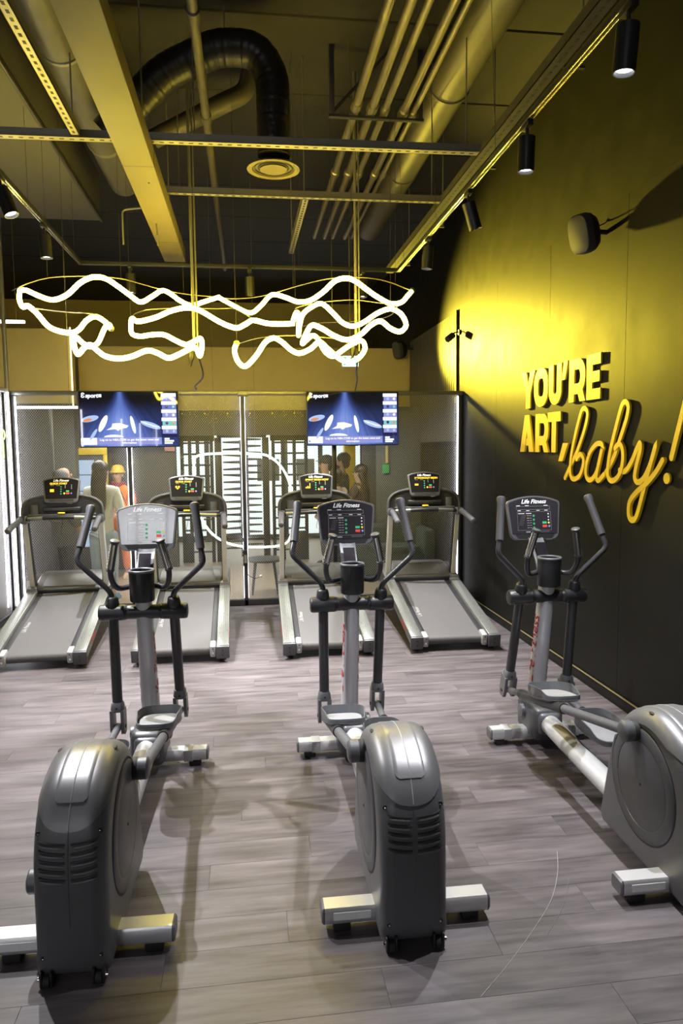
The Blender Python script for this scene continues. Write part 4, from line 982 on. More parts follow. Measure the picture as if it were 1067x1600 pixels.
def housing(root):
    body = resample(_dense, 72)
    rings = [hull_ring(body, t, -1, 0) for t in THS]+[hull_ring(body, t, 1, 0) for t in reversed(THS)]
    hb = G().loft(rings).build('drive_housing', 'body_grey', root, 42)
    # lighter top shell, with a bowed lower edge at the rear
    rs = []
    allr = [hull_ring(_dense, t, -1, .004) for t in THS]+[crown_ring(_dense, f, .004) for f in CROWN]+[hull_ring(_dense, t, 1, .004) for t in reversed(THS)]
    for full in allr:
        if True:
            edge = .572+.075*(abs(full[60].x)/HW)**2.4
            i0 = next(i for i, p in enumerate(full) if p.z > edge and p.y < .1)
            i1 = max(i for i, p in enumerate(full) if p.z > .60 and p.y > .1)
            lo_ = full[i0-1].lerp(full[i0], (edge-full[i0-1].z)/max(1e-6, full[i0].z-full[i0-1].z)); hi_ = full[i1].lerp(full[i1+1], (full[i1].z-.60)/max(1e-6, full[i1].z-full[i1+1].z))
            rs.append(resample([lo_]+full[i0:i1+1]+[hi_], 40))
    g = G(); g.loft(rs, False, False)
    sh = g.build('top_shell', 'shell_grey', root, 60)
    # pale tongue down the middle
    rs = []
    for k in range(-6, 7):
        x = .066*k/6
        i0 = next(i for i, p in enumerate(_dense) if p.z > .648+.028*abs(k/6)**5 and p.y < .1)
        i1 = max(i for i, p in enumerate(_dense) if p.z > .625 and p.y > .1)
        row = []
        for i in range(i0, i1+1):
            p = _dense[i]; t = _dense[min(i+1, len(_dense)-1)]-_dense[max(i-1, 0)]; nrm = Vector((0, -t.z, t.y)).normalized()
            if nrm.dot(p-Vector((0, .16, .38))) < 0: nrm = -nrm
            sink = 0 if abs(k) < 6 else .006
            R_ = corner_radius(p.z, p.y); ax = max(0, abs(x)-(HW-R_)); e = R_*(1-math.sqrt(max(0, 1-(ax/R_)**2)))
            row.append(Vector((x, p.y, p.z))+nrm*(.0075-sink-e))
        rs.append(resample(row, 30))
    G().loft(rs, False, False).build('top_tongue', 'tongue_grey', sh, 60)
    i1 = max(i for i, p in enumerate(_dense) if p.z > .65 and p.y > .1)
    seam = []
    for p, t in [(_dense[i], _dense[i+1]-_dense[i-1]) for i in range(26, i1)]:
        nrm = Vector((0, -t.z, t.y)).normalized()
        if nrm.dot(p-Vector((0, .16, .38))) < 0: nrm = -nrm
        seam.append(p+nrm*(.0066 if p.z > .66 else .0036 if p.z > .575 else .0006))
    k_ = next(i for i, p in enumerate(seam) if p.z > .575)
    G().tube(seam[:k_+1], .0016, 6).build('centre_seam', 'body_grey', hb)
    G().tube(seam[k_:], .0024, 6).build('centre_seam', 'bracket_grey', hb)
    # louvres on the rear face
    for k in range(5):
        z = .532-.031*k
        for s in (-1, 1):
            xs = [.010+.092*j/8 for j in range(9)]
            pth = [Vector((s*x, rear_y(x, z)-.0005, z+.014*(x/.1)**2)) for x in xs]
            G().tube(pth, .0040, 6).build('vent_slot', 'seam_dark', hb)
            pth = [Vector((s*x, rear_y(x, z-.012)+.0005, z-.0125+.014*(x/.1)**2)) for x in xs]
            G().tube(pth, [.002]+[.0062]*7+[.002], 8).build('louvre', 'body_grey', hb)
    for (x, z) in ((-.108, .566), (.108, .566), (-.10, .115), (.10, .115)):
        y = rear_y(x, z)
        G().lathe((x, y-.002, z), (0, 1, 0), [(0, .009), (.001, .010), (.004, .010)], 12).build('screw_recess', 'seam_dark', hb)
        G().ball((x, y-.003, z), .0045, 8, 5).build('screw', 'chrome', hb)
    for s in (-1, 1):
        p = hull_ring(_dense, .3*PI, s, .004); q = min(p, key=lambda v: (v-Vector((s*.1, .16, .74))).length)
        G().ball(q, .012, 10, 6, (.7, 1.6, .5)).build('screw_recess', 'seam_dark', sh)
    # side discs carrying the cranks
    for s in (-1, 1):
        dc_ = G().lathe((s*(HW-.004), .185, .408), (s, 0, 0), [(0, .256), (.006, .255), (.010, .250), (.011, .20), (.009, .198), (.011, .194), (.012, 0)], 56).build('crank_disc', 'charcoal_plastic', root)
        G().lathe((s*(HW-.002), .185, .408), (s, 0, 0), [(0, .262), (.0035, .262), (.0035, .257), (0, .256)], 56).build('groove_ring', 'seam_dark', dc_)
        G().cyl((s*(HW+.007), .185, .408), (s*(HW+.010), .185, .408), .006, n=10).build('hub_screw', 'seam_dark', dc_)
    # transport wheels
    for s in (-1, 1):
        wl = G().lathe((s*.092, -.172, .026), (s, 0, 0), [(-.012, .015), (-.011, .025), (.011, .025), (.012, .015)], 18).build('transport_wheel', 'rubber', root)
        G().bx(s*.074-.005, s*.074+.005, -.192, -.14, .008, .07, .004).build('wheel_fork', 'black_plastic', wl)
        G().bx(s*.110-.005, s*.110+.005, -.192, -.14, .008, .07, .004).build('wheel_fork', 'black_plastic', wl)
        G().cyl((s*.114, -.176, .036), (s*.124, -.176, .036), .009, n=12).build('axle_bolt', 'chrome', wl)
    return hb
def stabilizer(root, y, half, label):
    prof = [(-.045, .0), (-.045, .042), (-.036, .055), (.036, .055), (.045, .042), (.045, .0), (.036, -.012), (-.036, -.012)]
    g = G().loft([[Vector((x, y+a*k, .050+b*k)) for a, b in prof] for x, k in ((-half, 1), (half, 1))])
    o = g.build('stabilizer', 'white_silver', root, 50)
    for s in (-1, 1):
        G().loft([[Vector((s*x, y+a*k, .050+.02+(b-.02)*k)) for a, b in prof] for x, k in ((half, 1.0), (half+.006, 1.0), (half+.012, .86))]).build('end_cap', 'mid_grey', o, 40)
        G().bx(s*(half-.07)-.035, s*(half-.07)+.035, y-.035, y+.035, 0, .040, .006).build('rubber_foot', 'rubber', o)
    return o
PIV = Vector((0, 1.54, .985))
def cross_trainer(loc, rz, label, swing_l, swing_r, crank_deg):
    t = thing('cross_trainer', label, 'cross trainer', loc, rz, 'cross trainers in a row')
    housing(t)
    so_ = stabilizer(t, 0.0, .335, 'rear')
    G().bx(-.30, -.15, -.0472, -.0440, .058, .090, .0005, 1).build('label_sticker', 'sticker', so_)
    sf = stabilizer(t, 1.625, .335, 'front')
    G().bx(-.255, -.20, 1.577, 1.673, .036, .107, .003).build('stabilizer_band', 'bracket_grey', sf)
    G().bx(.20, .255, 1.577, 1.673, .036, .107, .003).build('stabilizer_band', 'bracket_grey', sf)
    # main tube, front casting, column
    mt_ = G().tube([(0, .42, .13), (0, .9, .145), (0, 1.50, .175)], .060, 24, flat=1.0).build('main_tube', 'white_silver', t)
    lab = [[Vector((.0615*math.sin(a), y, .145+.03*(y-.9)/.6+.0615*math.cos(a))) for a in [(-.75+1.1*j/10) for j in range(11)]] for y in [1.05+.036*i for i in range(9)]]
    G().loft(lab, False, False).build('tan_patch', mat('patch_tan', (.52, .47, .36), .22, metal=.5), mt_, 60)  # tan half-metallic patch over the upper tube
    cs = G().bx(-.10, .10, 1.47, 1.78, .055, .27, .04, 3).build('front_casting', 'charcoal_plastic', t)
    G().bx(-.075, .075, 1.45, 1.56, .10, .245, .03, 3).build('tube_socket', 'mid_grey', cs)
    for s in (-1, 1): G().lathe((s*.10, 1.66, .2), (s, 0, 0), [(0, .045), (.02, .042), (.026, .03), (.027, 0)], 18).build('bolt_cover', 'mid_grey', cs)
    cp = [Vector((0, 1.70, .20)), Vector((0, 1.678, .34)), Vector((0, 1.61, .70)), Vector((0, 1.545, 1.06))]
    cpd = catmull(cp, 8)
    g = G(); rings = []
    for i, p in enumerate(cpd):
        f = i/(len(cpd)-1); a = .058-.012*f; b = .068-.014*f
        rings.append([p+Vector((a*math.copysign(abs(math.cos(q))**.8, math.cos(q)), b*math.copysign(abs(math.sin(q))**.8, math.sin(q)), 0)) for q in [2*PI*k/28 for k in range(28)]])
    col = g.loft(rings).build('column', 'column_silver', t)
    ax = (cp[3]-cp[1]).normalized()
    for s in (-1, 1):
        tm = text('Life Fitness', .105, 'red_print', col, Matrix.Identity(4), name='side_lettering', shear=.3, bold=.0015)
        me = tm.data.copy(); tm.data = me
        for v in me.vertices:
            z_ = .62+v.co.x*ax.z; i_ = min(range(len(cpd)), key=lambda k: abs(cpd[k].z-z_)); i_ = max(1, min(i_, len(cpd)-2))
            q0_, q1_ = (cpd[i_-1], cpd[i_+1]); f_ = (z_-q0_.z)/(q1_.z-q0_.z); c_ = q0_.lerp(q1_, f_); fr = (i_-1+2*f_)/(len(cpd)-1)
            ph = v.co.y/.062; ra, rb_ = .058-.012*fr+.0012, .068-.014*fr+.0012
            dirx, diry = math.copysign(abs(math.cos(ph))**.8, math.cos(ph)), math.copysign(abs(math.sin(ph))**.8, math.sin(ph))
            v.co = (s*ra*dirx, c_.y-s*rb_*diry, z_)
    # cup holder
    ch = G().lathe((0, 1.515, 1.055), (0, -.03, 1), [(0, .045), (.002, .068), (.01, .071), (.17, .073), (.178, .072), (.178, .060), (.06, .055), (.06, 0)], 32).build('cup_holder', 'black_plastic', t)
    G().tube([Vector((.0685*math.cos(2*PI*k/32), 1.515-.0054+.0685*math.sin(2*PI*k/32), 1.055+.179)) for k in range(32)], .0085, 10, closed=True).build('rim', 'mid_grey', ch)
    # pivot housings and moving arms
    cb = G().cyl(PIV+Vector((-.09, 0, 0)), PIV+Vector((.09, 0, 0)), .042, n=24).build('pivot_axle', 'black_plastic', t)
    for s in (-1, 1):
        G().lathe(PIV+Vector((s*.045, 0, 0)), (s, 0, 0), [(0, .018), (.03, .034), (.055, .045), (.062, .046)], 24).build('pivot_cone', 'black_plastic', cb)
        sl_ = G().lathe(PIV+Vector((s*.107, 0, 0)), (s, 0, 0), [(0, .044), (.002, .0475), (.135, .0475), (.146, .043), (.150, .03), (.151, 0)], 28).build('pivot_sleeve', 'black_plastic', t)
        th = math.radians(swing_l if s < 0 else swing_r); ct, st_ = math.cos(th), math.sin(th)
        def A(u, v, w=0.0): return Vector((s*u, PIV.y+w*ct-v*st_, PIV.z+v*ct+w*st_))
        up = fillet([A(.178, .04), A(.178, .125, -.012), A(.367, .318, -.02), A(.350, .38, .02), A(.320, .57, .155)], .07, 7)
        au = G().tube(up, .0165, 14).build('upper_arm', 'arm_black', t)
        e0, e1 = A(.349, .385, .022), A(.311, .606, .177)
        dd = (e1-e0).normalized()
        G().lathe(e0, dd, [(0, .018), (.002, .024), (.02, .0245), ((e1-e0).length-.04, .024), ((e1-e0).length-.015, .029), ((e1-e0).length, .028), ((e1-e0).length+.008, .018), ((e1-e0).length+.01, 0)], 18).build('hand_grip', 'grip', au)
        G().lathe(A(.178, .035), A(.178, 1)-A(.178, 0), [(0, .038), (.015, .040), (.03, .038), (.052, .034), (.06, .028), (.064, .018)], 22).build('collar', 'black_plastic', sl_)
        G().lathe(A(.178, .082), A(.178, 1)-A(.178, 0), [(0, .031), (.008, .032), (.014, .024)], 22).build('collar_ring', 'mid_grey', sl_)
        for k in (-1, 1): G().cyl(PIV+Vector((s*(.178+.05*k), -.033, -.030)), PIV+Vector((s*(.178+.05*k), -.036, -.034)), .006, n=8).build('screw', 'seam_dark', sl_)
        M_ = frame(A(.178, 0), (1, 0, 0), A(0, 1)-A(0, 0))
        lo = G().tube([A(.176, -.03), A(.175, -.56)], .030, 20).build('lower_arm', 'arm_black', t)
        # fork shaped end of the lower arm
        fk = G(); dn = (A(.175, -1)-A(.175, 0)).normalized(); fw = Vector((0, 1, 0))-dn*dn.y; fw.normalize(); xx = Vector((1, 0, 0))
        def B(x, v, w): return A(.175, -v)+xx*x+fw*w
        rg_ = []
        for v, a, b in ((.545, .030, .030), (.56, .037, .037), (.585, .040, .040), (.60, .040, .040)):
            rg_.append([B(a*math.copysign(abs(math.cos(q))**.6, math.cos(q)), v, b*math.copysign(abs(math.sin(q))**.6, math.sin(q))) for q in [2*PI*k/20 for k in range(20)]])
        fk.loft(rg_)
        for k in (-1, 1):
            fk.loft([[B(k*(.031+a), v, b*c_) for a, b in ((-.010, -1), (.010, -1), (.010, 1), (-.010, 1))] for v, c_ in ((.59, .040), (.64, .042), (.70, .042), (.735, .034), (.745, .02))])
        fo = fk.build('fork', 'mid_grey', lo)
        G().cyl(B(.0, .575, -.0395), B(.0, .575, -.0425), .006, n=10).build('screw', 'seam_dark', fo)
        G().cyl(B(-.045, .70, 0), B(.045, .70, 0), .011, n=12).build('pin', 'seam_dark', fo)
        # crank stub, pedal lever, pedal
        an = math.radians(crank_deg if s < 0 else crank_deg+180)
        ck = Vector((s*(HW+.004), .185+.215*math.cos(an), .43+.215*math.sin(an)))
        sb = G().lathe(ck, (s, 0, 0), [(0, .046), (.024, .046), (.026, .048), (.060, .048), (.067, .042), (.071, .03), (.072, 0)], 26).build('crank_stub', 'mid_grey', t)
        G().lathe(ck, (s, 0, 0), [(0, .0475), (.020, .0475), (.023, .046)], 26).build('crank_boot', 'rubber', sb)
        c0 = ck+Vector((s*.042, 0, 0)); c1 = B(0, .70, 0); dv = c1-c0
        pc = c0+dv*.60+Vector((-s*.055, 0, .045))
        q0 = c0+dv*.47; q1 = c0+dv*.80
        lv = G().tube([c0, c0+dv*.25, q0], .024, 16).build('pedal_lever', 'mid_grey', t)
        G().tube([q1, c1], .021, 16).build('lever_link', 'mid_grey', t)
        G().tube([q0-dv*.04, q1+dv*.04], .030, 16).build('lever_boot', 'black_plastic', lv)
        # pedal: a tray with a raised wall, lower at the heel
        yv = Vector((0, dv.y, dv.z)).normalized(); zv = Vector((1, 0, 0)).cross(yv); zv = zv if zv.z > 0 else -zv
        out = []
        for k in range(36):
            q = 2*PI*k/36
            a = .118*math.copysign(abs(math.cos(q))**.55, math.cos(q)); b = .185*math.copysign(abs(math.sin(q))**.62, math.sin(q))
            if b < 0: a *= .92
            out.append((a, b))
        def P3(a, b, z): return pc+xx*a+yv*b+zv*z
        pl = G().loft([[P3(a*.90, b*.92, -.024) for a, b in out], [P3(a, b, -.012) for a, b in out], [P3(a, b, .0) for a, b in out], [P3(a*.93, b*.95, .003) for a, b in out]]).build('pedal', 'mid_grey', t)
        wall_h = [(.012 if b < -.13 else .012+.040*min(1, max(0, (b+.13)/.10))) for a, b in out]
        ins = [(a*.95, b*.97) for a, b in out]
        n_ = len(out); vs = [P3(*out[k], -.005) for k in range(n_)]+[P3(*out[k], wall_h[k]) for k in range(n_)]+[P3(*ins[k], wall_h[k]) for k in range(n_)]+[P3(*ins[k], 0) for k in range(n_)]
        fs = [(j*n_+k, j*n_+(k+1) % n_, (j+1)*n_+(k+1) % n_, (j+1)*n_+k) for j in range(3) for k in range(n_)]
        G().add(vs, fs).build('pedal_rim', 'mid_grey', pl, 45)
        G().loft([[P3(a*.86, b*.88, .0025) for a, b in out], [P3(a*.84, b*.87, .006) for a, b in out]]).build('foot_pad', 'bracket_grey', pl)
    # neck, console
    G_n = G(); 
    rings = []
    for (y, z, a, b) in ((1.585, 1.13, .046, .030), (1.625, 1.215, .050, .030), (1.700, 1.300, .050, .026), (1.775, 1.365, .052, .024)):
        rings.append([Vector((a*math.copysign(abs(math.cos(q))**.5, math.cos(q)), y+b*math.copysign(abs(math.sin(q))**.5, math.sin(q))*.75, z+b*math.sin(q)*.66)) for q in [2*PI*k/24 for k in range(24)]])
    nk = G_n.loft(rings).build('neck', 'mid_grey', t)
    fx_ = Vector((1, 0, 0)); fyv = Vector((0, .19, 1)).normalized(); fn = fx_.cross(fyv)           # face looks back and up
    G().loft([[Vector((x*a, y, z))+fn*.004 for x, y, z in ((-.036, 1.603, 1.228), (.036, 1.603, 1.228), (.036, 1.672, 1.312), (-.036, 1.672, 1.312))] for a in (1, .99)]).build('neck_plate', 'gloss_panel', nk)
    o0 = Vector((0, 1.745, 1.318))
    def K(x, v, d=0.0): return o0+fx_*x+fyv*v+fn*d
    def outline(sx=1.0, grow=0.0):
        pts = []
        hb_, ht = .168+grow, .186+grow
        base, top = 0-grow, .262+grow
        r = .045
        for a in (180, 202, 225, 247, 270): q = math.radians(a); pts.append((-hb_+r+r*math.cos(q), base+r+r*math.sin(q)))
        for a in (270, 292, 315, 337, 360): q = math.radians(a); pts.append((hb_-r+r*math.cos(q), base+r+r*math.sin(q)))
        r = .024
        for a in (0, 30, 60): q = math.radians(a); pts.append((ht-r+r*math.cos(q), top-r+r*math.sin(q)))
        for k in range(1, 12): 
            x = ht-.03-(2*ht-.06)*k/12; pts.append((x, top+.030*(1-(x/(ht-.02))**2)))
        for a in (120, 150, 180): q = math.radians(a); pts.append((-ht+r+r*math.cos(q), top-r+r*math.sin(q)))
        return pts
    ol = outline()
    cen = (0, .14)
    def sc_(pts, k): return [(x*k, cen[1]+(y-cen[1])*k) for x, y in pts]
    cn = G().loft([[K(x, y, d) for x, y in sc_(ol, k)] for d, k in ((-.055, .78), (-.045, .88), (-.02, .98), (-.006, 1.0), (.006, .995), (.011, .975), (.011, .95))]).build('console', 'console_rim', t, 40)
    fp = [(x, max(y, .040)) for x, y in sc_(ol, .925)]
    fa = G().loft([[K(x, y, d) for x, y in fp] for d in (.0112, .0128)]).build('console_face', 'gloss_panel', cn)
    G().loft([[K(x, y, d) for x, y in ((-.135, .036), (.135, .036), (.115, .010), (-.115, .010))] for d in (.0112, .0124)]).build('tray_recess', 'seam_dark', cn)
    FM = lambda x, v, d=.0132: frame(K(x, v, d), fx_, fyv)
    text('Life Fitness', .038, 'white_print', fa, FM(-.0, .252), name='maker_lettering', shear=.35, bold=.0009)
    def bar(x0, x1, v0, v1, m_, nm, d=.0138):
        G().loft([[K(x, v, dd_) for x, v in ((x0, v0), (x1, v0), (x1, v1), (x0, v1))] for dd_ in (.0128, d)]).build(nm, m_, fa)
    def line_box(x0, x1, v0, v1, nm):
        for a in ((x0, x1, v0, v0+.0012), (x0, x1, v1-.0012, v1), (x0, x0+.0012, v0, v1), (x1-.0012, x1, v0, v1)): bar(*a, 'grey_print', nm, .0132)
    line_box(-.12, .11, .199, .222, 'display_outline'); line_box(-.115, .115, .062, .186, 'keypad_outline')
    for x in (-.105, -.045, .085): bar(x-.014, x+.012, .224, .2275, 'white_print', 'caption_line', .0133)
    for x in (-.10, -.04, .03, .085): bar(x-.012, x+.010, .1915, .195, 'white_print', 'caption_line', .0133)
    bar(-.108, -.066, .172, .1755, 'white_print', 'caption_line', .0133); bar(-.055, -.018, .172, .1755, 'white_print', 'caption_line', .0133)
    for k, c_ in enumerate(('grey_print', 'yellow_key', 'blue_key', 'grey_print', 'grey_print', 'grey_print')):
        bar(-.050, -.034, .158-.016*k, .161-.016*k, c_, 'caption_line', .0133); bar(-.030, -.018, .158-.016*k, .161-.016*k, 'grey_print', 'caption_line', .0133)
    for k in range(4): G().lathe(K(-.003, .158-.026*k, .0128), fn, [(0, .0075), (.0012, .007), (.0014, 0)], 14).build('key', 'green_print', fa)
    for k in range(4): bar(.098-.004, .098+.004, .166-.020*k, .174-.020*k, 'white_print', 'icon', .0133)
    for k in range(7): bar(-.105+.003*k, -.075+.003*k, .10+.010*k-.0008, .10+.010*k, 'grey_print', 'profile_line', .0132)
    bar(.056, .084, .105, .119, 'green_key', 'key'); bar(.056, .086, .081, .097, 'red_key', 'key')
    G().lathe(K(.099, .111, .0128), fn, [(0, .007), (.0012, .0065), (.0014, 0)], 14).build('key', 'yellow_key', fa)
    G().lathe(K(.101, .088, .0128), fn, [(0, .007), (.0012, .0065), (.0014, 0)], 14).build('key', 'blue_key', fa)
    bar(-.06, -.03, .048, .055, 'grey_print', 'caption_line', .0133); bar(.03, .10, .048, .058, 'charcoal_plastic', 'caption_line', .0133)
    bar(.075, .115, -.002, .004, 'mid_grey', 'latch', .016)
    # fixed handlebar with metal pulse sensors
    for s in (-1, 1):
        pth = fillet([Vector((s*.05, 1.575, 1.135)), Vector((s*.145, 1.50, 1.13)), Vector((s*.170, 1.46, 1.22)), Vector((s*.125, 1.42, 1.415))], .06, 7)
        hb2 = G().tube(pth, .0165, 14).build('fixed_handle', 'arm_black', t)
        a, b = Vector((s*.166, 1.457, 1.245)), Vector((s*.125, 1.42, 1.425))
        dd = (b-a).normalized(); Lh = (b-a).length
        G().lathe(a, dd, [(0, .017), (.001, .023), (.012, .024), (.014, .0215), (Lh-.014, .0215), (Lh-.012, .026), (Lh, .027), (Lh+.004, .022), (Lh+.005, 0)], 18).build('handle_grip', 'grip', hb2)
        u_, v_ = ortho(dd); back = Vector((0, -1, .2)); back = (back-dd*dd.dot(back)).normalized(); sd = dd.cross(back)
        G().loft([[a+dd*h+(back*math.cos(q)+sd*math.sin(q))*.0238 for q in [-1.0+2.0*k/8+.5*s for k in range(9)]] for h in [.018+(Lh-.036)*i/6 for i in range(7)]], False, False).build('pulse_sensor', 'chrome', hb2)
    return t
cross_trainer((-.663, 2.70, 0), math.radians(-1.4), 'left cross trainer, its console glaring white and its right pedal raised', 2.2, 15.9, 70+150)
cross_trainer((.602, 2.70, 0), math.radians(-.5), 'middle cross trainer between the left and the right one', 1.5, 11.3, 85)
cross_trainer((1.868, 2.70, 0), 0, 'right cross trainer beside the lettered wall, cut off by the picture edge', 16.9, 6.9, 75)

# ------------------------------------------------------------------ treadmills
TA = math.radians(10.5); TZ = .135; DY = -.20
def D(x, s, n):
    return Vector((x, s*math.cos(TA)-n*math.sin(TA), TZ+s*math.sin(TA)+n*math.cos(TA)))
def dbox(g, x0, x1, s0, s1, n0, n1, bev=0.0):
    M_ = Matrix.Rotation(TA, 3, 'X')
    return g.box(D((x0+x1)/2, (s0+s1)/2, (n0+n1)/2), (abs(x1-x0), abs(s1-s0), abs(n1-n0)), bev, M_)
def treadmill(loc, rz, label, words, picture):
    t = thing('treadmill', label, 'treadmill', loc, rz, 'treadmills in front of the mesh partition')
    # belt running over the rear roller
    prof = []
    for k in range(13):
        a = -PI/2-PI*k/12; prof.append((.06+.042*math.cos(a), -.044+.042*math.sin(a)))
    prof = [(1.62, -.086)]+prof+[(1.62, -.002)]
    inner = [(s_, n_) for s_, n_ in prof]
    g = G(); g.loft([[D(x, s_, n_) for s_, n_ in prof] for x in (-.262, .262)])
    belt = g.build('running_belt', 'belt', t, 50)
    text('Life Fitness', .052, 'grey_print', belt, frame(D(-.225, .62, .0006), D(0, 1, 0)-D(0, 0, 0), (-1, 0, 0)), name='belt_lettering', shear=.3, bold=.001)
    dbox(G(), -.30, .30, .10, 1.55, -.09, -.012, .004).build('deck', 'black_plastic', t)
    for s in (-1, 1):
        a, b = sorted((s*.318, s*.430))
        rl = dbox(G(), a, b, .004, 2.02, -.062, .030, .010).build('side_rail', 'rail_alu', t)
        for k in range(5):
            x = s*(.335+.0195*k); dbox(G(), x-.0012, x+.0012, .02, 1.5, .0296, .0312).build('tread_groove', 'mid_grey', rl)
        a, b = sorted((s*.264, s*.318))
        dbox(G(), a, b, .06, 1.55, -.05, -.004, .004).build('inner_strip', 'black_plastic', t)
        a, b = sorted((s*.314, s*.434))
        ec = dbox(G(), a, b, -.034, .010, -.095, .028, .010).build('end_cap', 'charcoal_plastic', t)
        for n_ in (-.01, -.055): 
            p = D(s*.372, -.0335, n_); G().cyl(p, p+Vector((0, -.004, 0)), .007, n=10).build('screw', 'seam_dark', ec)
        a, b = sorted((s*.258, s*.312))
        rb = dbox(G(), a, b, -.012, .12, -.088, .024, .014).build('roller_bracket', 'bracket_grey', t)
        for n_, r in ((.0, .006), (-.045, .009)):
            p = D(s*.285, -.012, n_); G().cyl(p, p+Vector((0, -.004, 0)), r, n=10).build('screw', 'chrome' if r > .007 else 'seam_dark', rb)
        G().cyl((s*.37, .10, 0), (s*.37, .10, .075), .035, .03, 14).build('rubber_foot', 'rubber', t)
        text('Life Fitness', .055, 'red_print', rl, frame(D(s*.4306, .36, -.016), (D(0, 1, 0)-D(0, 0, 0))*(s), (D(0, 0, 1)-D(0, 0, 0))), name='rail_lettering', shear=.3, bold=.001)
        # front leg of the raised lift frame
        G().tube([D(s*.30, 1.72, -.06), Vector((s*.30, 1.93, .06))], .024, 10).build('lift_leg', 'frame_dark', t)
        G().lathe((s*.30-.02, 1.93, .04), (1, 0, 0), [(0, .03), (.003, .04), (.037, .04), (.04, .03)], 16).build('lift_wheel', 'rubber', t)
    # motor hood
    rings = []
    for (s_, n_) in ((1.50, .010), (1.505, .046), (1.52, .056), (1.62, .085), (1.75, .108), (1.86, .108), (1.96, .085), (2.04, .03), (2.06, -.04)):
        hw = .355-.02*max(0, (s_-1.6)/.5)
        rings.append([D(-hw, s_, -.07), D(-hw, s_, n_-.022), D(-hw+.02, s_, n_-.004), D(-hw+.05, s_, n_), D(hw-.05, s_, n_), D(hw-.02, s_, n_-.004), D(hw, s_, n_-.022), D(hw, s_, -.07)])
    hd = G().loft(rings).build('motor_hood', 'hood', t, 30)
    rs = []
    for (s_, n_) in ((1.53, .064), (1.62, .0895), (1.75, .1125), (1.86, .1125), (1.92, .100)):
        hw = .275-.05*max(0, (s_-1.53)/.4)
        rs.append([D(-hw, s_, n_-.004), D(-hw+.012, s_, n_), D(hw-.012, s_, n_), D(hw, s_, n_-.004)])
    G().loft(rs, False, False).build('hood_panel', 'hood', hd, 30)
    dbox(G(), -.345, .345, 1.488, 1.506, .0, .040, .004).build('hood_lip', 'black_plastic', hd)
    for s in (-1, 1):
        a, b = sorted((s*.325, s*.430))
        ft = dbox(G(), a, b, 1.48, 1.98, -.08, .058, .018).build('foot_cover', 'hood', t)
        dbox(G(), a-.004, b+.004, 1.472, 1.50, -.05, .040, .006).build('cover_lip', 'charcoal_plastic', ft)
        # upright
        p0 = D(s*.380, 1.60, -.02); p1 = Vector((s*.378, 1.56+DY, 1.225))
        M_ = []
        for p, (wx, wy) in ((p0, (.027, .050)), (p0.lerp(p1, .5), (.026, .047)), (p1, (.025, .044))):
            M_.append([p+Vector((x*wx, y*wy, 0)) for x, y in ((-1, -.8), (-.8, -1), (.8, -1), (1, -.8), (1, .8), (.8, 1), (-.8, 1), (-1, .8))])
        up = G().loft(M_).build('upright', 'upright', t, 25)
        M2 = []
        for p, (wx, wy) in ((p0, (.027, .050)), (p1, (.025, .044))):
            M2.append([p+Vector((-s*(wx+.001), y*wy*.8, 0)) for y in (-1, 1)]+[p+Vector((-s*(wx+.006), y*wy*.7, 0)) for y in (1, -1)])
        G().loft(M2).build('upright_trim', 'black_plastic', up)
        # side handrail
        rt = fillet([Vector((s*.372, 1.420, 1.235)), Vector((s*.385, 1.270, 1.245)), Vector((s*.402, 0.830, 1.165))], .08, 6)
        hr = G().tube(rt, .023, 14).build('side_handrail', 'black_plastic', t)
        a, b = Vector((s*.3865, 1.200, 1.231)), Vector((s*.404, 0.780, 1.155)); dd = (b-a).normalized(); Ln = (b-a).length
        G().lathe(a, dd, [(0, .024), (.002, .030), (Ln-.02, .030), (Ln-.006, .024), (Ln, .012), (Ln+.001, 0)], 18).build('rubber_grip', 'grip', hr)
        G().lathe(a-dd*.03, dd, [(0, .026), (.002, .033), (.03, .033), (.032, .028)], 18).build('grip_collar', 'black_plastic', hr)
        G().box((s*.378, 1.350, 1.215), (.072, .17, .085), .02).build('joint_cover', 'mid_grey', up)
    # dash: arch with cup pockets
    arch = []
    for k in range(-14, 15):
        q = k/14; x = .405*math.copysign(abs(math.sin(q*PI/2))**.85, q); z = 1.20+.275*abs(math.cos(q*PI/2))**.42
        arch.append((x, z))
    sec = [[Vector((x, y_, z)) for (y_, z) in ((1.355, 1.21), (1.345, z_ - .012), (1.36, z_), (1.46, z_ - .012), (1.48, z_ - .05), (1.48, 1.21))] for x, z_ in arch]
    ds = G().loft(sec).build('dash', 'black_plastic', t, 35)
    rim = [Vector((x*1.003, 1.353, z-.004)) for x, z in arch]
    G().tube(rim, .016, 8).build('dash_rim', 'charcoal_plastic', ds)
    for s in (-1, 1):
        po = [(.225, 1.25), (.23, 1.385), (.25, 1.405), (.30, 1.395), (.335, 1.36), (.35, 1.30), (.352, 1.25)]
        M_ = Matrix(((1, 0, 0, 0), (0, 0, -1, 1.3455), (0, 1, 0, 0), (0, 0, 0, 1)))
        pk = G().prism([(s*x, z) for x, z in po], M_, .002).build('cup_pocket', 'seam_dark', ds)
        G().loft([[Vector((s*(.285+.04*math.cos(q)), 1.343, z_)) + Vector((0, -.018*abs(math.sin(q)), 0)) for q in [PI*k/8 for k in range(9)]] for z_ in (1.26, 1.37)], False, False).build('cup_holder', 'charcoal_plastic', pk)
    G().bx(-.19, .19, 1.30, 1.36, 1.295, 1.345, .014, 3).build('shelf', 'black_plastic', ds)
    G().bx(-.34, .34, 1.29, 1.36, 1.250, 1.272, .008).build('lower_bar', 'charcoal_plastic', ds)
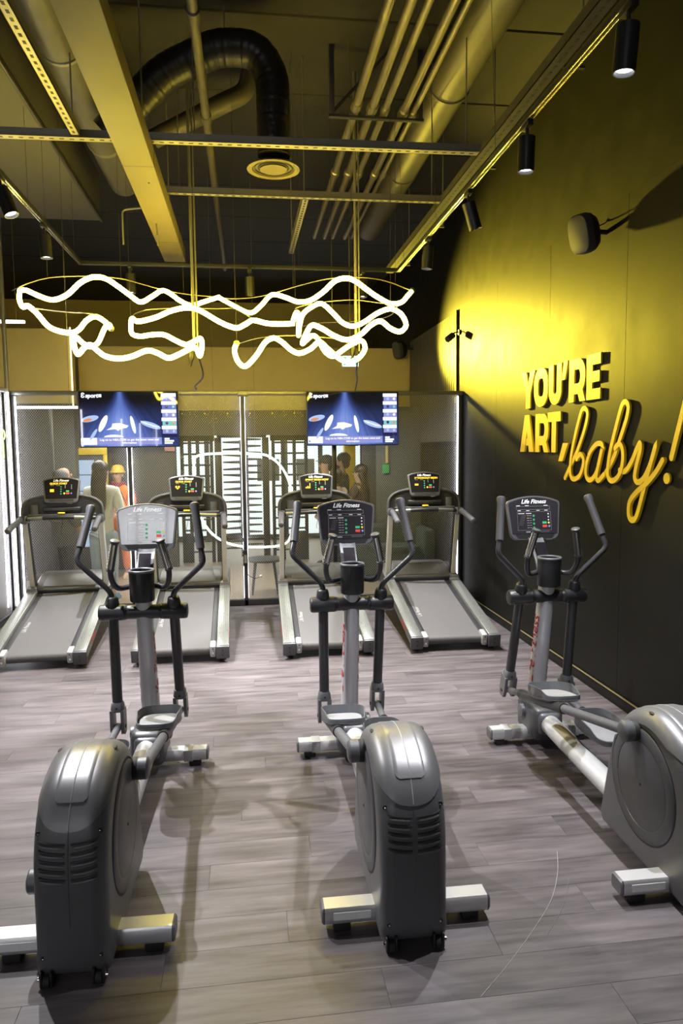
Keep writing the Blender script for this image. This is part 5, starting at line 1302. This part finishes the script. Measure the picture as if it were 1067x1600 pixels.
    # front handlebar with sensors and the yellow stop tag
    bar_ = catmull([(-.375, 1.30, 1.225), (-.25, 1.255, 1.232), (0, 1.23, 1.245), (.25, 1.255, 1.232), (.375, 1.30, 1.225)], 6)
    hb_ = G().tube(bar_, .0215, 14).build('front_handlebar', 'black_plastic', t)
    for a, b in ((3, 9), (15, 21)): G().tube(bar_[a:b], .0232, 14).build('pulse_sensor', 'rail_alu', hb_)
    G().bx(-.035, .035, 1.265, 1.292, 1.276, 1.292, .004).build('stop_tag', 'yellow_paint', ds)
    G().tube(catmull([(.01, 1.27, 1.275), (.015, 1.24, 1.19), (-.005, 1.25, 1.10), (0, 1.26, 1.06)], 6), .0025, 6).build('safety_cord', 'black_plastic', ds)
    # console
    fyv = Vector((0, .26, 1)).normalized(); fx_ = Vector((1, 0, 0)); fn = fx_.cross(fyv)
    o0 = Vector((0, 1.30, 1.385))
    def K(x, v, d=0.0): return o0+fx_*x+fyv*v+fn*d
    pts = []
    r = .035
    for a in (180, 202, 225, 247, 270): q = math.radians(a); pts.append((-.170+r+r*math.cos(q), r+r*math.sin(q)))
    for a in (270, 292, 315, 337, 360): q = math.radians(a); pts.append((.170-r+r*math.cos(q), r+r*math.sin(q)))
    pts += [(.190, .235), (.186, .248)]
    for k in range(1, 12):
        x = .18-.36*k/12; pts.append((x, .252+.028*(1-(x/.18)**2)))
    pts += [(-.186, .248), (-.190, .235)]
    sc_ = lambda k: [(x*k, .14+(y-.14)*k) for x, y in pts]
    cn = G().loft([[K(x, y, d) for x, y in sc_(k)] for d, k in ((-.065, .72), (-.05, .86), (-.02, .98), (0, 1.0), (.010, .985), (.013, .95))]).build('console', 'charcoal_plastic', t, 38)
    fa = G().loft([[K(x, max(y, .045), d) for x, y in sc_(.90)] for d in (.0132, .0146)]).build('console_face', 'dull_panel', cn)
    FM = lambda x, v, d=.0150: frame(K(x, v, d), fx_, fyv)
    text('Life Fitness', .034, 'white_print', fa, FM(-.005, .238), name='maker_lettering', shear=.35, bold=.0009)
    text(words, .026, 'amber_led', fa, FM(-.115, .206), name='led_message', bold=.0012, align='LEFT', stretch=1.05)
    def bar(x0, x1, v0, v1, m_, nm, d=.0158):
        G().loft([[K(x, v, dd_) for x, v in ((x0, v0), (x1, v0), (x1, v1), (x0, v1))] for dd_ in (.0146, d)]).build(nm, m_, fa)
    if picture == 'heart':
        text('\u2665', .055, 'amber_led', fa, FM(-.095, .145), name='led_heart', bold=.001) if False else None
        G().loft([[K(-.092+x, .145+y, d) for x, y in ((0, -.022), (.024, .002), (.024, .012), (.014, .019), (.003, .012), (0, .006), (-.003, .012), (-.014, .019), (-.024, .012), (-.024, .002))] for d in (.0146, .0155)]).build('led_heart', 'amber_led', fa)
        G().loft([[K(-.092+x*.4, .147+y*.4, d) for x, y in ((0, -.022), (.024, .002), (.024, .012), (.014, .019), (0, .006), (-.014, .019), (-.024, .012), (-.024, .002))] for d in (.0155, .016)]).build('led_heart_core', 'seam_dark', fa)
    elif picture == 'steps':
        for k, h_ in enumerate((.008, .012, .02, .012, .05)): bar(-.115+.011*k, -.107+.011*k, .118, .118+h_, 'amber_led', 'led_bar')
        bar(-.115, -.063, .112, .119, 'amber_led', 'led_bar')
    else:
        a, b = (.122, .142) if picture == 'low' else (.118, .148)
        bar(-.112, -.072, a, b, 'amber_led', 'led_block')
    for x in (-.11, -.05): bar(x, x+.035, .184, .187, 'grey_print', 'caption_line', .0151)
    for k in range(4): G().lathe(K(-.003, .172-.025*k, .0146), fn, [(0, .0075), (.0012, .007), (.0014, 0)], 12).build('key', 'green_print', fa)
    for k in range(4): bar(.035, .043, .158+.010*k, .164+.010*k, 'grey_print', 'icon', .0151); bar(.098, .106, .148+.013*k, .156+.013*k, 'grey_print', 'icon', .0151)
    bar(.048, .078, .118, .131, 'green_key', 'key'); bar(.048, .080, .093, .110, 'red_key', 'key')
    G().lathe(K(.030, .101, .0146), fn, [(0, .010), (.0012, .009), (.0014, 0)], 12).build('key', 'yellow_key', fa)
    G().lathe(K(.100, .101, .0146), fn, [(0, .008), (.0012, .007), (.0014, 0)], 12).build('key', 'blue_key', fa)
    G().loft([[K(x, y, d) for x, y in ((-.13, .040), (.13, .040), (.115, .014), (-.115, .014))] for d in (.0132, .0142)]).build('tray_recess', 'seam_dark', cn)
    bar(.06, .11, -.008, -.002, 'mid_grey', 'latch', .018)
    return t
treadmill((-1.885, 6.42, 0), math.radians(2.2), 'leftmost treadmill beside the glowing side partition', 'QUICK START', 'block')
treadmill((-.632, 6.40, 0), math.radians(.8), 'second treadmill from the left, right of the leftmost one', 'QUICK START', 'heart')
treadmill((.718, 6.39, 0), math.radians(-.8), 'third treadmill from the left, right of the neon ring', 'SPRINT BEGIN NOW', 'steps')
treadmill((1.915, 6.39, 0), math.radians(-1.5), 'rightmost treadmill in the corner by the black wall', '17 WORKOUT BEGIN', 'low')

# ------------------------------------------------------------------ people in the hall
def skin(name, verts, edges, mt, parent, root=0, sub=2):
    me = bpy.data.meshes.new(name); me.from_pydata([v[:3] for v in verts], edges, [])
    o = bpy.data.objects.new(name, me); C.objects.link(o)
    m = o.modifiers.new('skin', 'SKIN'); m.use_smooth_shade = True
    if not me.skin_vertices: me.attributes
    for i, v in enumerate(verts):
        r = v[3]; r = r if isinstance(r, tuple) else (r, r)
        me.skin_vertices[0].data[i].radius = r
        me.skin_vertices[0].data[i].use_root = (i == root)
    o.modifiers.new('sub', 'SUBSURF').levels = sub
    dg = bpy.context.evaluated_depsgraph_get(); dg.update()
    nm = bpy.data.meshes.new_from_object(o.evaluated_get(dg)); nm.name = name
    bpy.data.objects.remove(o)
    nm.materials.clear(); nm.materials.append(MT[mt]); nm.polygons.foreach_set('use_smooth', [True]*len(nm.polygons))
    q = bpy.data.objects.new(name, nm); C.objects.link(q); q.parent = parent
    return q
def person(label, loc, rz, h, skin_m, top_m, leg_m, hair_m, arms, hair='short', shoe_m='shoe_dark', coat=0.0, bulk=1.0, lean=0.0, turn=0.0, step=.0, face=True):
    """figure facing local +y; arms = ((elbow, wrist) left, right) in units of the height"""
    t = thing('person', label, 'person', loc, rz)
    S = h
    def V(x, y, z, r): 
        rr = tuple(a*S for a in r) if isinstance(r, tuple) else r*S
        return ((x)*S, (y+lean*max(0, z-.5))*S, z*S, rr)
    vs = []; es = []
    def add(v, link=None):
        vs.append(v)
        if link is not None: es.append((link, len(vs)-1))
        return len(vs)-1
    pel = add(V(0, 0, .52, (.056, .042)))
    sp1 = add(V(0, .0, .60, (.050, .038)), pel); ch = add(V(0, 0, .71, (.056, .042)), sp1); nb = add(V(0, -.005, .79, (.038, .030)), ch)
    nk = add(V(0, .003, .845, .030), nb); jw = add(V(0, .012, .880, (.040, .046)), nk); hd = add(V(0, .008, .925, (.045, .055)), jw); cr = add(V(0, .0, .970, (.034, .042)), hd)
    for k, s in ((0, -1), (1, 1)):
        sh = add(V(s*.096, 0, .785, .026), nb)
        e, w_ = arms[k]; el = add(V(*e, .025), sh); wr_ = add(V(*w_, .018), el)
        dv = Vector(w_)-Vector(e); dv = dv.normalized() if dv.length > 0 else Vector((0, 0, -1))
        u, v_ = ortho(dv)
        pm = add(V(*(Vector(w_)+dv*.030), (.021, .013)), wr_)
        for f, (a, ln) in enumerate(((-.018, .032), (-.006, .040), (.006, .042), (.018, .034))):
            k1 = add(V(*(Vector(w_)+dv*(.052)+u*a), .0065), pm); add(V(*(Vector(w_)+dv*(.052+ln*.8)+u*a*1.1+v_*.012), .005), k1)
        th = add(V(*(Vector(w_)+dv*.030+u*.026), .007), pm); add(V(*(Vector(w_)+dv*.050+u*.036), .006), th)
    feet = []
    for s in (-1, 1):
        hp = add(V(s*.052, 0, .48, .044), pel); kn = add(V(s*.056, .01+s*step*.4, .275, .032), hp)
        ak = add(V(s*.060, -.008+s*step, .05, .023), kn); add(V(s*.068, .055+s*step, .022, .022), ak); feet.append((s*.064, s*step))
    body = skin('body', vs, es, skin_m, t)
    if face:
        for s in (-1, 1):
            G().ball((s*.0175*S, .0565*S+lean*.42*S, .928*S), .0055*S, 8, 6).build('eye', 'eye_dark', body)
            G().ball((s*.047*S, .004*S+lean*.42*S, .915*S), .013*S, 8, 6, (.5, .8, 1.3)).build('ear', skin_m, body)
        G().ball((0, .064*S+lean*.42*S, .912*S), .010*S, 8, 6, (.8, 1, 1.4)).build('nose', skin_m, body)
        G().ball((0, .056*S+lean*.42*S, .889*S), .013*S, 8, 6, (1, .4, .35)).build('mouth', 'lip', body)
    # top
    tv_, te = [], []
    def ad(v, l=None):
        tv_.append(v)
        if l is not None: te.append((l, len(tv_)-1))
        return len(tv_)-1
    b = bulk
    a0 = ad(V(0, 0, .68, (.085*b, .066*b)))
    a1 = ad(V(0, 0, .58, (.078*b, .062*b)), a0); a2 = ad(V(0, 0, .50-coat*.4, (.084*b+coat*.22, .070*b+coat*.12)), a1); a3 = ad(V(0, 0, .46-coat, (.084*b+coat*.26, .068*b+coat*.16)), a2)
    b1 = ad(V(0, -.005, .785, (.070*b, .056*b)), a0); ad(V(0, -.003, .832, .040*b), b1)
    for k, s in ((0, -1), (1, 1)):
        sh = ad(V(s*.100, 0, .790, .043*b), b1); e, w_ = arms[k]; el = ad(V(*e, .036*b), sh); ad(V(*(Vector(e).lerp(Vector(w_), .92)), .028*b), el)
    skin('top', tv_, te, top_m, t)
    # trousers
    pv, pe = [], []
    pv.append(V(0, 0, .515, (.076, .062)))
    for s in (-1, 1):
        i = len(pv); pv.append(V(s*.052, 0, .465, .062)); pe.append((0, i))
        pv.append(V(s*.056, .008+s*step*.4, .28, .046)); pe.append((i, i+1)); pv.append(V(s*.060, -.006+s*step, .07, .036)); pe.append((i+1, i+2))
    skin('trousers', pv, pe, leg_m, t)
    for fx0, fy0 in feet:
        G().loft([[Vector((fx0*S+math.cos(q)*a*S, (fy0+.022)*S+math.sin(q)*b_*S, z)) for q in [2*PI*k/16 for k in range(16)]] for z, a, b_ in ((0, .027, .070), (.02, .029, .073), (.05, .026, .062), (.085, .022, .030))]).build('shoe', shoe_m, t)
    lo = lean*.43
    if hair == 'long':
        hv = [V(0, -.010, .958, (.056, .060)), V(0, -.026, .91, (.060, .046)), V(.0, -.052, .84, (.062, .026)), V(.012, -.075, .74, (.060, .020)), V(.022, -.072, .66, (.040, .014)), V(.026, -.07, .62, (.014, .008))]
        hl = skin('hair', hv, [(i, i+1) for i in range(5)], hair_m, t)
        G().ball((0, (-.014+lo)*S, .952*S), S, 18, 12, (.056, .067, .058)).build('hair_crown', hair_m, hl)
    elif hair == 'short':
        G().ball((0, (-.014+lo)*S, .950*S), S, 18, 12, (.055, .066, .060)).ball((0, (-.034+lo)*S, .905*S), S, 14, 8, (.046, .036, .050)).build('hair', hair_m, t)
    elif hair == 'hood':
        skin('hood', [V(0, .0, .955, (.060, .064)), V(0, -.016, .90, (.068, .058)), V(0, -.02, .83, (.075, .060))], [(0, 1), (1, 2)], hair_m, t)
    elif hair == 'beanie':
        be = G().loft([[Vector((math.cos(q)*a*S, (-.002+lo)*S+math.sin(q)*b_*S, z*S)) for q in [2*PI*k/20 for k in range(20)]] for z, a, b_ in ((.935, .054, .062), (.945, .056, .065), (.975, .052, .060), (1.0, .036, .042), (1.008, .012, .014))]).build('beanie', hair_m, t)
        G().tube([Vector((math.cos(q)*.055*S, lo*S+math.sin(q)*.064*S, .942*S)) for q in [2*PI*k/20 for k in range(20)]], .010*S, 8, closed=True).build('beanie_cuff', hair_m, be)
    elif hair == 'cap':
        G().ball((0, (-.03+lo)*S, .915*S), S, 14, 8, (.048, .040, .055)).build('hair', 'hair_dark', t)
        cp_ = G().ball((0, (-.008+lo)*S, .960*S), S, 18, 12, (.056, .067, .052)).build('cap', hair_m, t)
        G().loft([[Vector((math.cos(q)*.042*S, (.04+lo)*S+abs(math.sin(q))*.055*S, z*S)) for q in [PI*k/10 for k in range(11)]] for z in (.952, .958)]).build('peak', hair_m, cp_)
    return t
DN = (((-.125, .0, .63), (-.12, .04, .50)), ((.125, 0, .63), (.12, .04, .50)))
# woman seen from behind in white knit and pale jeans
p = person('person with long dark hair, white knit top and pale jeans, seen from behind', (-1.86, 9.42, 0), math.radians(-14), 1.79, 'skin_light', 'white_knit', 'denim', 'hair_dark', (((-.13, .03, .64), (-.08, .12, .60)), ((.13, .02, .63), (.10, .10, .55))), 'long', 'shoe_blue')
# orange coat, mustard beanie, maroon scarf, facing the viewer
p = person('person in orange coat, mustard beanie and maroon scarf facing the room', (-1.93, 11.0, 0), math.radians(165), 1.70, 'skin', 'orange_cloth', 'orange_cloth', 'mustard_cloth', (((-.14, .03, .66), (-.06, .11, .60)), ((.14, .03, .66), (.05, .12, .62))), 'beanie', 'beige_cloth', .05, 1.22)
S_ = 1.70
G().tube([Vector((math.cos(q)*.075, math.sin(q)*.070+.01, .835*S_+.012*math.sin(2*q))) for q in [2*PI*k/20 for k in range(20)]], .036, 10, closed=True).build('scarf', 'maroon_cloth', p)
G().tube(catmull([(.03, .085, .84*S_), (.05, .125, .74*S_), (.045, .135, .66*S_)], 5), [.045]*6+[.04]*5, 10, flat=.6).build('scarf_end', 'maroon_cloth', p)
bgp = G().bx(-.30, -.12, .06, .22, .45*S_, .58*S_, .03, 3).build('shoulder_bag', 'brown_cloth', p)
G().tube(catmull([(-.22, .14, .58*S_), (-.17, .16, .70*S_), (-.05, .10, .81*S_)], 5), .008, 6).build('bag_strap', 'brown_cloth', bgp)
# hooded dark figure at the far left
p = person('person in a dark hooded padded jacket and dark trousers, far left behind the mesh', (-2.42, 9.75, 0), math.radians(-60), 1.76, 'skin', 'grey_cloth', 'dark_cloth', 'grey_cloth', (((-.15, .02, .63), (-.12, .07, .52)), ((.15, .02, .63), (.12, .07, .52))), 'hood', 'shoe_dark', .10, 1.35)
# the small group seen between the third and fourth treadmill
p = person('person with short dark hair and beard in a dark jacket, looking left', (1.60, 12.0, 0), math.radians(70), 1.84, 'skin', 'green_cloth', 'dark_cloth', 'hair_dark', (((-.12, .05, .65), (-.05, .13, .64)), ((.12, .05, .65), (.06, .13, .66))), 'short')
G().ball((0, .030*1.84, .874*1.84), 1.84, 14, 8, (.040, .034, .026)).build('beard', 'hair_dark', p)
p = person('person in a dark peaked cap and olive jacket behind the turnstile cage', (1.26, 11.45, 0), math.radians(100), 1.80, 'skin', 'beige_cloth', 'dark_cloth', 'dark_cloth', DN, 'cap')
p = person('person with dark hair in a long brown coat holding a phone, before the yellow column', (1.74, 11.0, 0), math.radians(60), 1.66, 'skin', 'brown_cloth', 'dark_cloth', 'hair_dark', (((-.12, .05, .66), (-.04, .14, .66)), ((.12, .04, .65), (.04, .14, .63))), 'long', 'shoe_dark', .16, 1.15)
G().box((0, .26, 1.10), (.08, .012, .15), .005).build('phone', 'black_plastic', p)
p = person('person in a sandy jacket with crossed arms, left of the brown coat', (1.30, 10.6, 0), math.radians(40), 1.62, 'skin_light', 'beige_cloth', 'dark_cloth', 'hair_dark', (((-.13, .05, .66), (.03, .11, .68)), ((.13, .05, .66), (-.03, .12, .66))), 'short', 'shoe_dark', .05, 1.2)
p = person('person in a dark jacket at the right door, partly hidden by the column', (2.20, 12.3, 0), math.radians(90), 1.72, 'skin', 'green_cloth', 'dark_cloth', 'hair_dark', DN, 'short', 'shoe_dark', .05, 1.1)
